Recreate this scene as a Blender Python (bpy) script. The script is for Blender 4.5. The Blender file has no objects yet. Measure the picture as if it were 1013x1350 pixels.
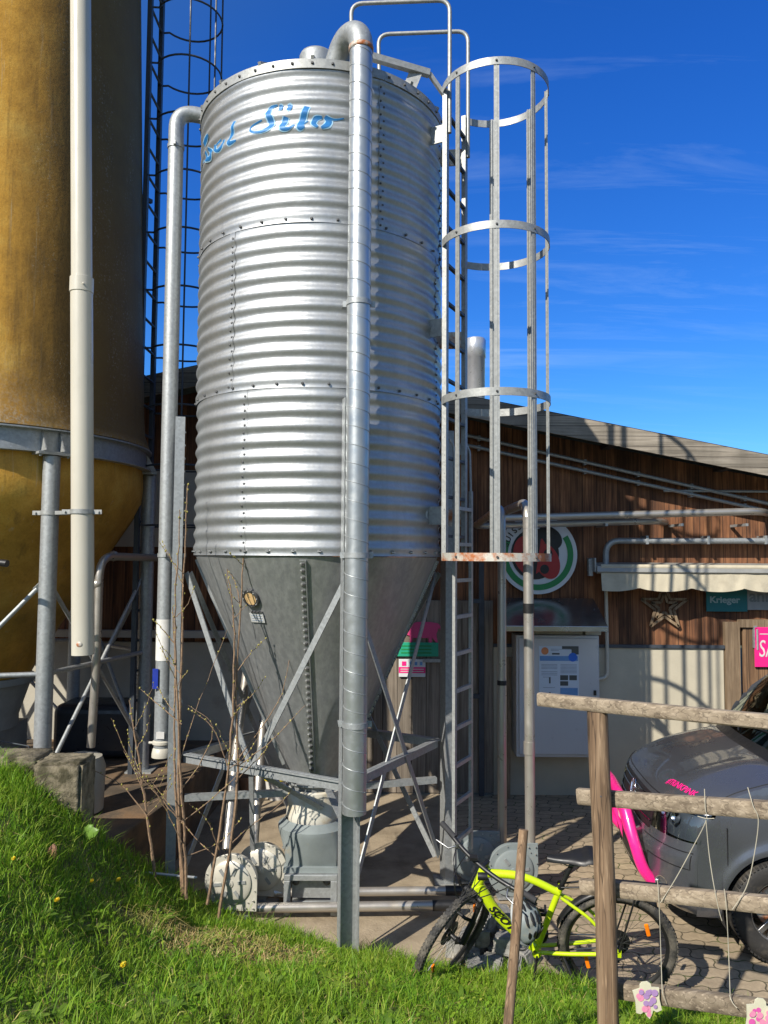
import bpy, bmesh, math, random
import numpy as np
from mathutils import Vector, Matrix, Euler
R = math.radians
random.seed(7); rng = np.random.default_rng(7)
S = bpy.context.scene
COL = S.collection
PI = math.pi

# ------------------------------------------------------------------ camera
CAMZ, FPX = 2.75, 1014.0
PITCH, ROLL = R(3.4), R(0.4)
cam_rot = Matrix.Rotation(R(90) + PITCH, 3, 'X') @ Matrix.Rotation(ROLL, 3, 'Z')
cd = bpy.data.cameras.new('camera'); cam = bpy.data.objects.new('camera', cd); COL.objects.link(cam)
cam.matrix_world = Matrix.Translation((0, 0, CAMZ)) @ cam_rot.to_4x4()
cd.sensor_fit = 'VERTICAL'; cd.sensor_height = 36; cd.lens = 36 * FPX / 1350
cd.clip_start = 0.05; cd.clip_end = 3000
S.camera = cam

def ray(px, py):
    return cam_rot @ Vector(((px - 506.5) / FPX, -(py - 675) / FPX, -1))
def at(px, py, Y):
    d = ray(px, py); return Vector((0, 0, CAMZ)) + d * (Y / d.y)
def atz(px, py, z):
    d = ray(px, py); return Vector((0, 0, CAMZ)) + d * ((z - CAMZ) / d.z)

# ------------------------------------------------------------------ tagging
def tag(o, label=None, cat=None, group=None, kind=None):
    if label: o['label'] = label
    if cat: o['category'] = cat
    if group: o['group'] = group
    if kind: o['kind'] = kind
    return o
def thing(name, label, cat, loc=(0, 0, 0), group=None, rot=None):
    o = bpy.data.objects.new(name, None); COL.objects.link(o)
    o.location = loc; o.empty_display_size = .1
    if rot: o.rotation_euler = rot
    return tag(o, label, cat, group)
def dup(root, loc, rotz=None, label=None):
    r = root.copy(); COL.objects.link(r); r.location = loc
    if rotz is not None: r.rotation_euler = (root.rotation_euler[0], root.rotation_euler[1], rotz)
    if label: r['label'] = label
    for ch in list(root.children):
        c = ch.copy(); COL.objects.link(c); c.parent = r
        for g in list(ch.children):
            q = g.copy(); COL.objects.link(q); q.parent = c
    return r

# ------------------------------------------------------------------ mesh builder
class MB:
    def __init__(s): s.v = []; s.f = []; s.mi = []; s.sm = []; s.m = 0
    def add(s, vs, fs, smooth=False, m=None):
        b = len(s.v); s.v += [Vector(v) for v in vs]
        for f in fs:
            s.f.append([b + i for i in f]); s.mi.append(s.m if m is None else m); s.sm.append(smooth)
        return s
    def box(s, c, size, M=None, m=None):
        c = Vector(c); h = Vector(size) / 2
        vs = [Vector((x * h.x, y * h.y, z * h.z)) for x in (-1, 1) for y in (-1, 1) for z in (-1, 1)]
        if M is not None: vs = [M @ v for v in vs]
        return s.add([v + c for v in vs], [(0, 1, 3, 2), (4, 6, 7, 5), (0, 4, 5, 1), (2, 3, 7, 6), (0, 2, 6, 4), (1, 5, 7, 3)], m=m)
    def bx(s, x0, x1, y0, y1, z0, z1, m=None):
        return s.box(((x0 + x1) / 2, (y0 + y1) / 2, (z0 + z1) / 2), (x1 - x0, y1 - y0, z1 - z0), m=m)
    def bar(s, p0, p1, w, t, up=(0, 0, 1), m=None):
        p0, p1 = Vector(p0), Vector(p1); d = (p1 - p0); L = d.length; d.normalize()
        up = Vector(up); a = d.cross(up)
        if a.length < 1e-4: a = d.cross(Vector((1, 0, 0)))
        a.normalize(); b = a.cross(d)
        M = Matrix((a, d, b)).transposed()
        return s.box((p0 + p1) / 2, (w, L, t), M, m)
    def prof(s, p0, p1, poly, xd, m=None, smooth=False):
        """extrude a 2D polygon (x along xd, y along xd x dir) from p0 to p1"""
        p0, p1 = Vector(p0), Vector(p1); d = (p1 - p0).normalized(); a = Vector(xd); a = (a - d * a.dot(d)).normalized(); b = d.cross(a)
        n = len(poly); vs = [p0 + a * x + b * y for x, y in poly] + [p1 + a * x + b * y for x, y in poly]
        fs = [(i, (i + 1) % n, n + (i + 1) % n, n + i) for i in range(n)]
        return s.add(vs, fs + [tuple(range(n))[::-1], tuple(range(n, 2 * n))], smooth, m)
    def channel(s, p0, p1, w, dep, t, outd, m=None):
        """C-channel; web faces outd"""
        h = w / 2
        poly = [(0, -h), (0, h), (-dep, h), (-dep, h - t), (-t, h - t), (-t, -h + t), (-dep, -h + t), (-dep, -h)]
        p0, p1 = Vector(p0), Vector(p1); d = (p1 - p0).normalized(); a = Vector(outd); a = (a - d * a.dot(d)).normalized(); b = d.cross(a)
        n = 8; vs = [p0 + a * x + b * y for x, y in poly] + [p1 + a * x + b * y for x, y in poly]
        fs = [(i, (i + 1) % n, n + (i + 1) % n, n + i) for i in range(n)]
        for o in (0, n):
            fs += [(o + 0, o + 1, o + 4, o + 5), (o + 1, o + 2, o + 3, o + 4), (o + 0, o + 5, o + 6, o + 7)]
        return s.add(vs, fs, False, m)
    def tube(s, pts, r, n=10, caps=True, m=None, smooth=True, closed=False):
        pts = [Vector(p) for p in pts]; k = len(pts)
        rs = r if isinstance(r, (list, tuple)) else [r] * k
        T = []
        for i in range(k):
            if closed: t = pts[(i + 1) % k] - pts[i - 1]
            else: t = pts[min(i + 1, k - 1)] - pts[max(i - 1, 0)]
            T.append(t.normalized())
        a = T[0].orthogonal().normalized(); vs = []
        for i in range(k):
            a = (a - T[i] * a.dot(T[i])).normalized(); b = T[i].cross(a)
            vs += [pts[i] + (a * math.cos(2 * PI * j / n) + b * math.sin(2 * PI * j / n)) * rs[i] for j in range(n)]
        fs = []
        for i in range(k if closed else k - 1):
            i2 = (i + 1) % k
            fs += [(i * n + j, i * n + (j + 1) % n, i2 * n + (j + 1) % n, i2 * n + j) for j in range(n)]
        s.add(vs, fs, smooth, m)
        if caps and not closed:
            b0 = len(s.v) - len(vs)
            for idx in (range(n - 1, -1, -1), range((k - 1) * n, k * n)):
                s.f.append([b0 + i for i in idx]); s.mi.append(s.m if m is None else m); s.sm.append(False)
        return s
    def lathe(s, prof, n=32, c=(0, 0, 0), M=None, m=None, smooth=True, a0=0, a1=2 * PI):
        c = Vector(c); full = abs(a1 - a0 - 2 * PI) < 1e-6; k = n if full else n + 1; vs = []
        for r, z in prof:
            for j in range(k):
                a = a0 + (a1 - a0) * j / n; v = Vector((r * math.cos(a), r * math.sin(a), z))
                vs.append((M @ v if M is not None else v) + c)
        fs = []
        for i in range(len(prof) - 1):
            for j in range(n):
                j2 = (j + 1) % k if full else j + 1
                fs.append((i * k + j, i * k + j2, (i + 1) * k + j2, (i + 1) * k + j))
        return s.add(vs, fs, smooth, m)
    def ball(s, c, r, n=8, M=None, m=None):
        r = Vector(r) if not isinstance(r, (int, float)) else Vector((r, r, r)); c = Vector(c); vs = []; fs = []
        h = n // 2
        for i in range(h + 1):
            t = PI * i / h
            for j in range(n):
                a = 2 * PI * j / n; v = Vector((r.x * math.sin(t) * math.cos(a), r.y * math.sin(t) * math.sin(a), r.z * math.cos(t)))
                vs.append((M @ v if M is not None else v) + c)
        for i in range(h):
            for j in range(n): fs.append((i * n + j, (i + 1) * n + j, (i + 1) * n + (j + 1) % n, i * n + (j + 1) % n))
        return s.add(vs, fs, True, m)
    def prism(s, poly, o, u, w, depth, m=None, smooth=False):
        """2D polygon in plane (o,u,w), extruded by depth along u x w (may be concave)"""
        o, u, w = Vector(o), Vector(u), Vector(w); nrm = u.cross(w).normalized() * depth; n = len(poly)
        vs = [o + u * x + w * y for x, y in poly]; vs += [v + nrm for v in vs]
        return s.add(vs, [(i, (i + 1) % n, n + (i + 1) % n, n + i) for i in range(n)] + [tuple(range(n))[::-1], tuple(range(n, 2 * n))], smooth, m)
    def merge(s, verts, faces, M, m=None):
        return s.add([M @ Vector(v) for v in verts], faces, False, m)
    def build(s, name, mats, parent=None, local=False, bevel=0, seg=2, origin=None, tri=False, weld=True):
        if not isinstance(mats, (list, tuple)): mats = [mats]
        me = bpy.data.meshes.new(name); vs = s.v
        loc = Vector((0, 0, 0))
        if parent is None:
            if origin is None:
                xs = [v.x for v in vs]; ys = [v.y for v in vs]; zs = [v.z for v in vs]
                loc = Vector(((min(xs) + max(xs)) / 2, (min(ys) + max(ys)) / 2, min(zs)))
            else: loc = Vector(origin)
        elif not local:
            p = parent; loc = Vector((0, 0, 0))
            while p: loc += Vector(p.location); p = p.parent
        me.from_pydata([v - loc for v in vs], [], s.f)
        for m in mats: me.materials.append(m)
        me.polygons.foreach_set('material_index', s.mi); me.polygons.foreach_set('use_smooth', s.sm)
        bm = bmesh.new(); bm.from_mesh(me)
        if weld: bmesh.ops.remove_doubles(bm, verts=bm.verts, dist=1e-5)
        if tri: bmesh.ops.triangulate(bm, faces=[f for f in bm.faces if len(f.verts) > 4])
        bmesh.ops.recalc_face_normals(bm, faces=bm.faces); bm.to_mesh(me); bm.free()
        if any(s.sm): me.set_sharp_from_angle(angle=R(48))
        me.update()
        o = bpy.data.objects.new(name, me); COL.objects.link(o)
        if parent is None: o.location = loc
        else: o.parent = parent
        if bevel:
            b = o.modifiers.new('bevel', 'BEVEL'); b.width = bevel; b.segments = seg; b.limit_method = 'ANGLE'; b.angle_limit = R(40)
        return o

def arc(c, u, w, r, a0, a1, n):
    c, u, w = Vector(c), Vector(u), Vector(w)
    return [c + u * (r * math.cos(a0 + (a1 - a0) * i / n)) + w * (r * math.sin(a0 + (a1 - a0) * i / n)) for i in range(n + 1)]
def bend(pts, r, n=6):
    """round the corners of a polyline"""
    pts = [Vector(p) for p in pts]; out = [pts[0]]
    for i in range(1, len(pts) - 1):
        a, b, c = pts[i - 1], pts[i], pts[i + 1]; d1 = (a - b).normalized(); d2 = (c - b).normalized()
        rr = min(r, (a - b).length * .49, (c - b).length * .49); p, q = b + d1 * rr, b + d2 * rr
        for k in range(n + 1):
            t = k / n; out.append(p * (1 - t) ** 2 + b * (2 * t * (1 - t)) + q * t * t)
    out.append(pts[-1]); return out
def smoothline(pts, n=6):
    pts = [Vector(p) for p in pts]; out = []
    for i in range(len(pts) - 1):
        p0 = pts[max(i - 1, 0)]; p1 = pts[i]; p2 = pts[i + 1]; p3 = pts[min(i + 2, len(pts) - 1)]
        for k in range(n):
            t = k / n
            out.append(.5 * (2 * p1 + (p2 - p0) * t + (2 * p0 - 5 * p1 + 4 * p2 - p3) * t * t + (3 * p1 - p0 - 3 * p2 + p3) * t ** 3))
    out.append(pts[-1]); return out
_txt = {}
def text_geo(body, size=1.0, ext=0.0, align='LEFT', bold=0.0, shear=0.0, res=3):
    c = bpy.data.curves.new('t', 'FONT'); c.body = body; c.size = size; c.extrude = ext; c.align_x = align; c.offset = bold; c.shear = shear; c.resolution_u = res
    o = bpy.data.objects.new('t', c); me = bpy.data.meshes.new_from_object(o)
    vs = [v.co.copy() for v in me.vertices]; fs = [tuple(p.vertices) for p in me.polygons]
    bpy.data.objects.remove(o); bpy.data.curves.remove(c); bpy.data.meshes.remove(me)
    return vs, fs

# ------------------------------------------------------------------ materials
def new_mat(name):
    m = bpy.data.materials.new(name); m.use_nodes = True; nt = m.node_tree
    return m, nt, nt.nodes['Principled BSDF']
def N(nt, typ, **kw):
    n = nt.nodes.new(typ)
    for k, v in kw.items():
        if k.startswith('i_'): n.inputs[int(k[2:]) if k[2:].isdigit() else k[2:].replace('_', ' ')].default_value = v
        else: setattr(n, k, v)
    return n
def L(nt, a, b): nt.links.new(a, b)
def c4(c, k=1.0): return (c[0] * k, c[1] * k, c[2] * k, 1)
def coords(nt, scale=(1, 1, 1), src='Object', rot=(0, 0, 0)):
    t = N(nt, 'ShaderNodeTexCoord'); m = N(nt, 'ShaderNodeMapping'); m.inputs['Scale'].default_value = scale; m.inputs['Rotation'].default_value = rot
    L(nt, t.outputs[src], m.inputs['Vector']); return m.outputs['Vector']
def noise(nt, vec, scale, detail=4, rough=.6, dist=0):
    n = N(nt, 'ShaderNodeTexNoise'); n.inputs['Scale'].default_value = scale; n.inputs['Detail'].default_value = detail
    n.inputs['Roughness'].default_value = rough; n.inputs['Distortion'].default_value = dist
    if vec is not None: L(nt, vec, n.inputs['Vector'])
    return n.outputs['Fac']
def ramp(nt, fac, stops):
    r = N(nt, 'ShaderNodeValToRGB'); e = r.color_ramp.elements
    while len(e) < len(stops): e.new(.5)
    for i, (p, c) in enumerate(stops):
        e[i].position = p; e[i].color = c if len(c) == 4 else c4(c)
    L(nt, fac, r.inputs['Fac']); return r.outputs['Color']
def mixc(nt, fac, a, b, mode='MIX'):
    m = N(nt, 'ShaderNodeMix', data_type='RGBA', blend_type=mode)
    for s, x in ((0, fac), (6, a), (7, b)):
        if isinstance(x, (int, float)): m.inputs[s].default_value = x
        elif isinstance(x, tuple): m.inputs[s].default_value = x if len(x) == 4 else c4(x)
        else: L(nt, x, m.inputs[s])
    return m.outputs[2]
def math_(nt, op, a, b=0.0, c=None):
    m = N(nt, 'ShaderNodeMath', operation=op)
    for i, x in enumerate((a, b) if c is None else (a, b, c)):
        if isinstance(x, (int, float)): m.inputs[i].default_value = x
        else: L(nt, x, m.inputs[i])
    return m.outputs[0]
def bumpn(nt, h, strength, dist, bsdf):
    b = N(nt, 'ShaderNodeBump'); b.inputs['Strength'].default_value = strength; b.inputs['Distance'].default_value = dist
    L(nt, h, b.inputs['Height']); L(nt, b.outputs['Normal'], bsdf.inputs['Normal'])
def pm(name, col, rough=.6, metal=0.0, var=.15, scale=6, bump=0, bscale=60, dirt=None, dscale=3, dlo=.52, dhi=.7, stretch=(1, 1, 1), coat=0, spec=None, rvar=.1, src='Object'):
    m, nt, b = new_mat(name); v = coords(nt, stretch, src)
    n = noise(nt, v, scale, 5)
    c = ramp(nt, n, [(.3, c4(col, 1 - var)), (.7, c4(col, 1 + var))])
    if dirt: c = mixc(nt, ramp(nt, noise(nt, v, dscale, 6, .65), [(dlo, (0, 0, 0)), (dhi, (1, 1, 1))]), c, dirt)
    L(nt, c, b.inputs['Base Color'])
    r = ramp(nt, noise(nt, v, scale * 2.3, 3), [(.3, (max(rough - rvar, .02),) * 3), (.7, (min(rough + rvar, 1),) * 3)])
    L(nt, r, b.inputs['Roughness']); b.inputs['Metallic'].default_value = metal
    if coat: b.inputs['Coat Weight'].default_value = coat; b.inputs['Coat Roughness'].default_value = .06
    if spec is not None: b.inputs['Specular IOR Level'].default_value = spec
    if bump: bumpn(nt, noise(nt, coords(nt, stretch, src), bscale, 4), bump, .01, b)
    return m

M = {}
# galvanised sheet of the silo wall: spangle, streaks, dull zinc oxide
def galv(name, col, rough, metal, stretch=(1, 1, 1), streak=.5, sp=38, span=.14, stc=(.33, .33, .31)):
    m, nt, b = new_mat(name)
    v = coords(nt, (1, 1, 1)); vo = N(nt, 'ShaderNodeTexVoronoi'); vo.inputs['Scale'].default_value = sp; L(nt, v, vo.inputs['Vector'])
    cell = N(nt, 'ShaderNodeSeparateColor'); L(nt, vo.outputs['Color'], cell.inputs[0])
    c = ramp(nt, cell.outputs[0], [(0, c4(col, 1 - span)), (1, c4(col, 1 + span * .8))])
    st = noise(nt, coords(nt, stretch), 2.2, 6, .7)
    c = mixc(nt, math_(nt, 'MULTIPLY', ramp(nt, st, [(.45, (0, 0, 0)), (.75, (1, 1, 1))]), streak), c, c4(stc))
    L(nt, c, b.inputs['Base Color']); b.inputs['Metallic'].default_value = metal
    rr = math_(nt, 'ADD', math_(nt, 'MULTIPLY', st, .25), rough - .12)
    L(nt, rr, b.inputs['Roughness'])
    bumpn(nt, noise(nt, v, 9, 3), .12, .02, b)
    return m
M['silo'] = galv('galvanised_sheet', (.42, .437, .445), .49, .84, (9, 9, .6), .35, 60, .05)
M['cone'] = galv('dull_galvanised_sheet', (.34, .352, .355), .42, .62, (11, 11, .22), .8, 40, .06, (.50, .51, .50))
M['galv'] = galv('galvanised_steel', (.35, .37, .375), .5, .5, (6, 6, .8), .4, 55)
M['zinc'] = galv('pale_zinc', (.33, .34, .33), .5, .4, (5, 5, 1), .3, 50)
M['duct'] = pm('spiral_duct_sheet', (.44, .465, .47), .38, .75, .06, 5, .05, 30)
M['bolt'] = pm('dark_bolt', (.12, .12, .12), .5, .6)
M['boltl'] = pm('zinc_bolt', (.5, .5, .48), .4, .7)
M['rust'] = pm('rusty_zinc', (.52, .50, .44), .6, .3, .1, 5, .2, 60, (.40, .13, .04), 9, .45, .6)
M['stain'] = pm('stainless_tube', (.46, .43, .385), .36, .65, .06, 4, dirt=(.46, .41, .34), dscale=5, dlo=.56, dhi=.8)
M['steeldk'] = pm('dark_painted_steel', (.05, .06, .075), .55, .2, .2)
M['polish'] = pm('stainless_cover', (.60, .575, .50), .42, .35, .05, 4)
M['whitepipe'] = pm('white_pvc', (.50, .475, .40), .35, 0, .05, 3, dirt=(.42, .40, .33), dscale=4, dlo=.58, dhi=.8, stretch=(1, 1, .4))
M['whitepl'] = pm('white_plastic', (.62, .61, .58), .4)
M['bluepl'] = pm('blue_plate', (.01, .03, .28), .4)
M['greypl'] = pm('grey_plastic', (.20, .23, .23), .55, 0, .12, 7, dirt=(.33, .27, .17), dscale=4, dlo=.58, dhi=.75)
M['dome'] = pm('milky_dusty_plastic', (.60, .58, .50), .4, 0, .1, 5, dirt=(.50, .38, .20), dscale=4, dlo=.5, dhi=.7)
M['black'] = pm('black_plastic', (.012, .012, .013), .45)
M['rubber'] = pm('tyre_rubber', (.022, .021, .020), .75, 0, .3, 10, .2, 60, (.10, .085, .065), 8, .52, .72)
M['bikerubber'] = pm('dusty_bike_tyre', (.03, .029, .028), .8, 0, .3, 20, .3, 90, (.14, .125, .10), 9, .42, .62)
M['chrome'] = pm('chrome', (.8, .8, .8), .08, 1.0, .02)
M['alu'] = pm('alloy', (.34, .34, .34), .35, .9)
M['lime'] = pm('lime_yellow_paint', (.52, .68, .012), .28, 0, .05, 5, coat=.6)
M['pink'] = pm('pink_paint', (.88, .02, .24), .3, 0, .03, coat=.6)
M['pinkfilm'] = pm('pink_film', (.80, .02, .22), .4, 0, .03)
M['orange'] = pm('orange_reflector', (.9, .22, .01), .2)
M['teal'] = pm('teal_sign', (.015, .17, .18), .5, 0, .12, 4)
M['signgrey'] = pm('pale_grey_sign', (.34, .36, .36), .5)
M['lettergrey'] = pm('grey_lettering', (.19, .22, .23), .5)
M['letterpale'] = pm('pale_lettering', (.34, .47, .47), .5)
M['green'] = pm('green_sign', (.015, .33, .20), .5, 0, .05)
M['darkgreen'] = pm('green_band', (.012, .22, .06), .5, 0, .03)
M['white'] = pm('white_sign', (.62, .65, .67), .45, 0, .03)
M['red'] = pm('red_sign', (.40, .018, .018), .45, 0, .05)
M['ink'] = pm('black_ink', (.012, .011, .012), .5)
M['pigpink'] = pm('pig_pink', (.62, .06, .20), .5, 0, .05)
M['hoodsteel'] = pm('hood_stainless', (.42, .42, .42), .22, .9, .08, 4, .15, 8, rvar=.06)
M['cabinet'] = pm('cabinet_grey_paint', (.50, .515, .53), .35, 0, .04, 2)
M['awn'] = pm('cream_awning_cloth', (.50, .45, .335), .85, 0, .08, 5, .1, 80, (.36, .32, .24), 3, .5, .75)
M['awnbox'] = pm('grey_awning_case', (.30, .30, .28), .5, .2)
M['paper'] = pm('poster_paper', (.55, .63, .72), .5, 0, .03)
M['pblue'] = pm('poster_blue', (.12, .28, .55), .5); M['pdark'] = pm('poster_dark', (.06, .07, .07), .5); M['pline'] = pm('poster_text', (.30, .36, .44), .5)
M['porange'] = pm('poster_orange', (.62, .22, .08), .5); M['pb2'] = pm('poster_bright_blue', (.01, .13, .62), .5)
M['plate'] = pm('data_plate', (.55, .56, .55), .4, .2)
M['port'] = pm('amber_port', (.62, .42, .20), .35, 0, .08)
M['blueL'] = pm('faded_blue_paint', (.36, .58, .74), .5, .1, .1, 30)
M['blueD'] = pm('blue_paint', (.015, .16, .42), .5, .1, .2, 30)
M['string'] = pm('pale_string', (.40, .37, .29), .8)
M['cobble'] = pm('granite', (.24, .235, .22), .85, 0, .25, 25, .5, 60, (.38, .36, .31), 10)
M['terra'] = pm('terracotta', (.30, .15, .08), .8)
M['trough'] = pm('black_trough', (.020, .026, .034), .35)
M['darkin'] = pm('dark_cloth', (.03, .03, .032), .8)
M['bark'] = pm('twig_bark', (.23, .15, .09), .8, 0, .35, 30, .4, 90, (.12, .085, .06), 14)
M['bud'] = pm('spring_bud', (.32, .28, .05), .6)
M['dand'] = pm('dandelion_yellow', (.85, .58, .01), .6)
M['leaf'] = pm('broad_leaf', (.10, .19, .025), .5, 0, .25, 12)
M['deadleaf'] = pm('reddish_leaf', (.30, .15, .09), .7, 0, .3, 15)
M['chim'] = pm('chimney_steel', (.55, .56, .58), .35, .6, .05)
M['corr'] = pm('concrete_block', (.20, .17, .115), .95, 0, .4, 14, 1.0, 50, (.055, .048, .025), 6, .46, .6)
M['plinthL'] = pm('old_concrete', (.40, .375, .31), .9, 0, .12, 3, .2, 30, (.25, .235, .19), 2, .55, .75)
M['screed'] = pm('rendered_plinth', (.47, .43, .33), .9, 0, .07, 3, .15, 30, (.36, .33, .26), 2, .58, .8)
M['render'] = pm('pale_render', (.46, .43, .37), .9, 0, .06, 3, .1, 30)
M['platform'] = pm('stained_concrete', (.10, .075, .05), .85, 0, .35, 3, .5, 25, (.19, .115, .06), 3, .45, .65)
M['pad'] = pm('sandy_concrete', (.33, .265, .18), .95, 0, .15, 5, .5, 50, (.20, .155, .10), 2.2, .48, .68)
M['roofsheet'] = pm('dark_roof_sheet', (.045, .04, .04), .7)

# weathered timber with board joints every w metres along axis ax
def boards(name, w, cols, ax='X', grain=(30, 30, 1.2), gap=.03, dark=(.02, .012, .008), bump=.4, patch=1.0, rough=.85, joints=True, dist=.6, crack=.0, cs=(1, 1, 1)):
    m, nt, b = new_mat(name); t = N(nt, 'ShaderNodeTexCoord'); s = N(nt, 'ShaderNodeSeparateXYZ'); L(nt, t.outputs['Object'], s.inputs[0])
    u = math_(nt, 'DIVIDE', s.outputs[ax], w); fl = math_(nt, 'FLOOR', u); fr = math_(nt, 'FRACT', u)
    wn = N(nt, 'ShaderNodeTexWhiteNoise', noise_dimensions='1D'); L(nt, fl, wn.inputs['W'])
    mp = N(nt, 'ShaderNodeMapping'); mp.inputs['Scale'].default_value = grain; L(nt, t.outputs['Object'], mp.inputs['Vector'])
    off = N(nt, 'ShaderNodeVectorMath', operation='ADD'); L(nt, mp.outputs[0], off.inputs[0])
    cb = N(nt, 'ShaderNodeCombineXYZ'); L(nt, math_(nt, 'MULTIPLY', wn.outputs['Value'], 37), cb.inputs[2]); L(nt, cb.outputs[0], off.inputs[1])
    g = noise(nt, off.outputs[0], 1.0, 6, .65, dist)
    c = ramp(nt, g, [(.28, cols[0]), (.5, cols[1]), (.72, cols[2])])
    c = mixc(nt, 1.0, c, ramp(nt, wn.outputs['Value'], [(0, (.62,) * 3), (1, (1.15,) * 3)]), 'MULTIPLY')
    p = noise(nt, coords(nt, (1.2, 1.2, .5)), 1.7, 4)
    c = mixc(nt, math_(nt, 'MULTIPLY', ramp(nt, p, [(.42, (0, 0, 0)), (.68, (1, 1, 1))]), .55 * patch), c, c4(cols[0], .6))
    if crack:                                   # thin drying cracks and pale fibres along the grain
        ln = noise(nt, coords(nt, cs), 1.0, 1.5, .5, .1); d0 = math_(nt, 'ABSOLUTE', math_(nt, 'SUBTRACT', ln, .5))
        c = mixc(nt, math_(nt, 'MULTIPLY', ramp(nt, d0, [(.0, (1, 1, 1)), (.022, (0, 0, 0))]), crack), c, c4(cols[0], .35))
        c = mixc(nt, math_(nt, 'MULTIPLY', ramp(nt, noise(nt, coords(nt, tuple(k * 3 for k in cs)), 1.0, 2), [(.58, (0, 0, 0)), (.68, (1, 1, 1))]), .45), c, c4(cols[2], 1.25))
        kn = N(nt, 'ShaderNodeTexVoronoi'); kn.inputs['Scale'].default_value = 1; L(nt, coords(nt, tuple(max(k * .22, 1.6) for k in cs)), kn.inputs['Vector'])
        c = mixc(nt, ramp(nt, kn.outputs['Distance'], [(.06, (.8,) * 3), (.13, (0, 0, 0))]), c, c4(cols[0], .5))
    if joints:
        e = math_(nt, 'ABSOLUTE', math_(nt, 'SUBTRACT', fr, .5)); k = ramp(nt, e, [(.5 - gap, (0, 0, 0)), (.5 - gap * .35, (1, 1, 1))])
        c = mixc(nt, k, c, dark); h = math_(nt, 'SUBTRACT', math_(nt, 'MULTIPLY', g, .35), k)
    else: h = math_(nt, 'MULTIPLY', g, .5)
    L(nt, c, b.inputs['Base Color']); b.inputs['Roughness'].default_value = rough
    bumpn(nt, h, bump, .012, b); return m
M['barnwood'] = boards('barn_boards', .14, [(.036, .017, .010), (.255, .105, .046), (.47, .22, .095)], patch=1.5)
M['doorwood'] = boards('door_boards', .13, [(.06, .035, .02), (.27, .15, .075), (.42, .27, .15)])
M['greyboards'] = boards('grey_door_boards', .17, [(.10, .08, .06), (.25, .21, .165), (.36, .31, .25)])
M['verge'] = boards('weathered_verge', .115, [(.13, .115, .09), (.32, .28, .225), (.46, .41, .34)], 'Z', (1.2, 20, 30))
M['rail'] = boards('grey_fence_timber', .2, [(.11, .08, .055), (.27, .215, .15), (.39, .32, .235)], 'Z', (.8, 26, 26), joints=False, patch=.3, bump=.25, dist=.1, crack=.6, cs=(.45, 30, 30))
M['post'] = boards('brown_fence_post', .3, [(.075, .045, .026), (.26, .165, .095), (.40, .28, .175)], 'X', (28, 28, 1.0), joints=False, patch=.5, bump=.6, dist=.15, crack=.8, cs=(30, 30, 1.6))
M['plank'] = boards('plain_timber', .3, [(.12, .08, .05), (.28, .2, .12), (.4, .3, .2)], 'X', (40, 40, 2), joints=False)

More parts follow.
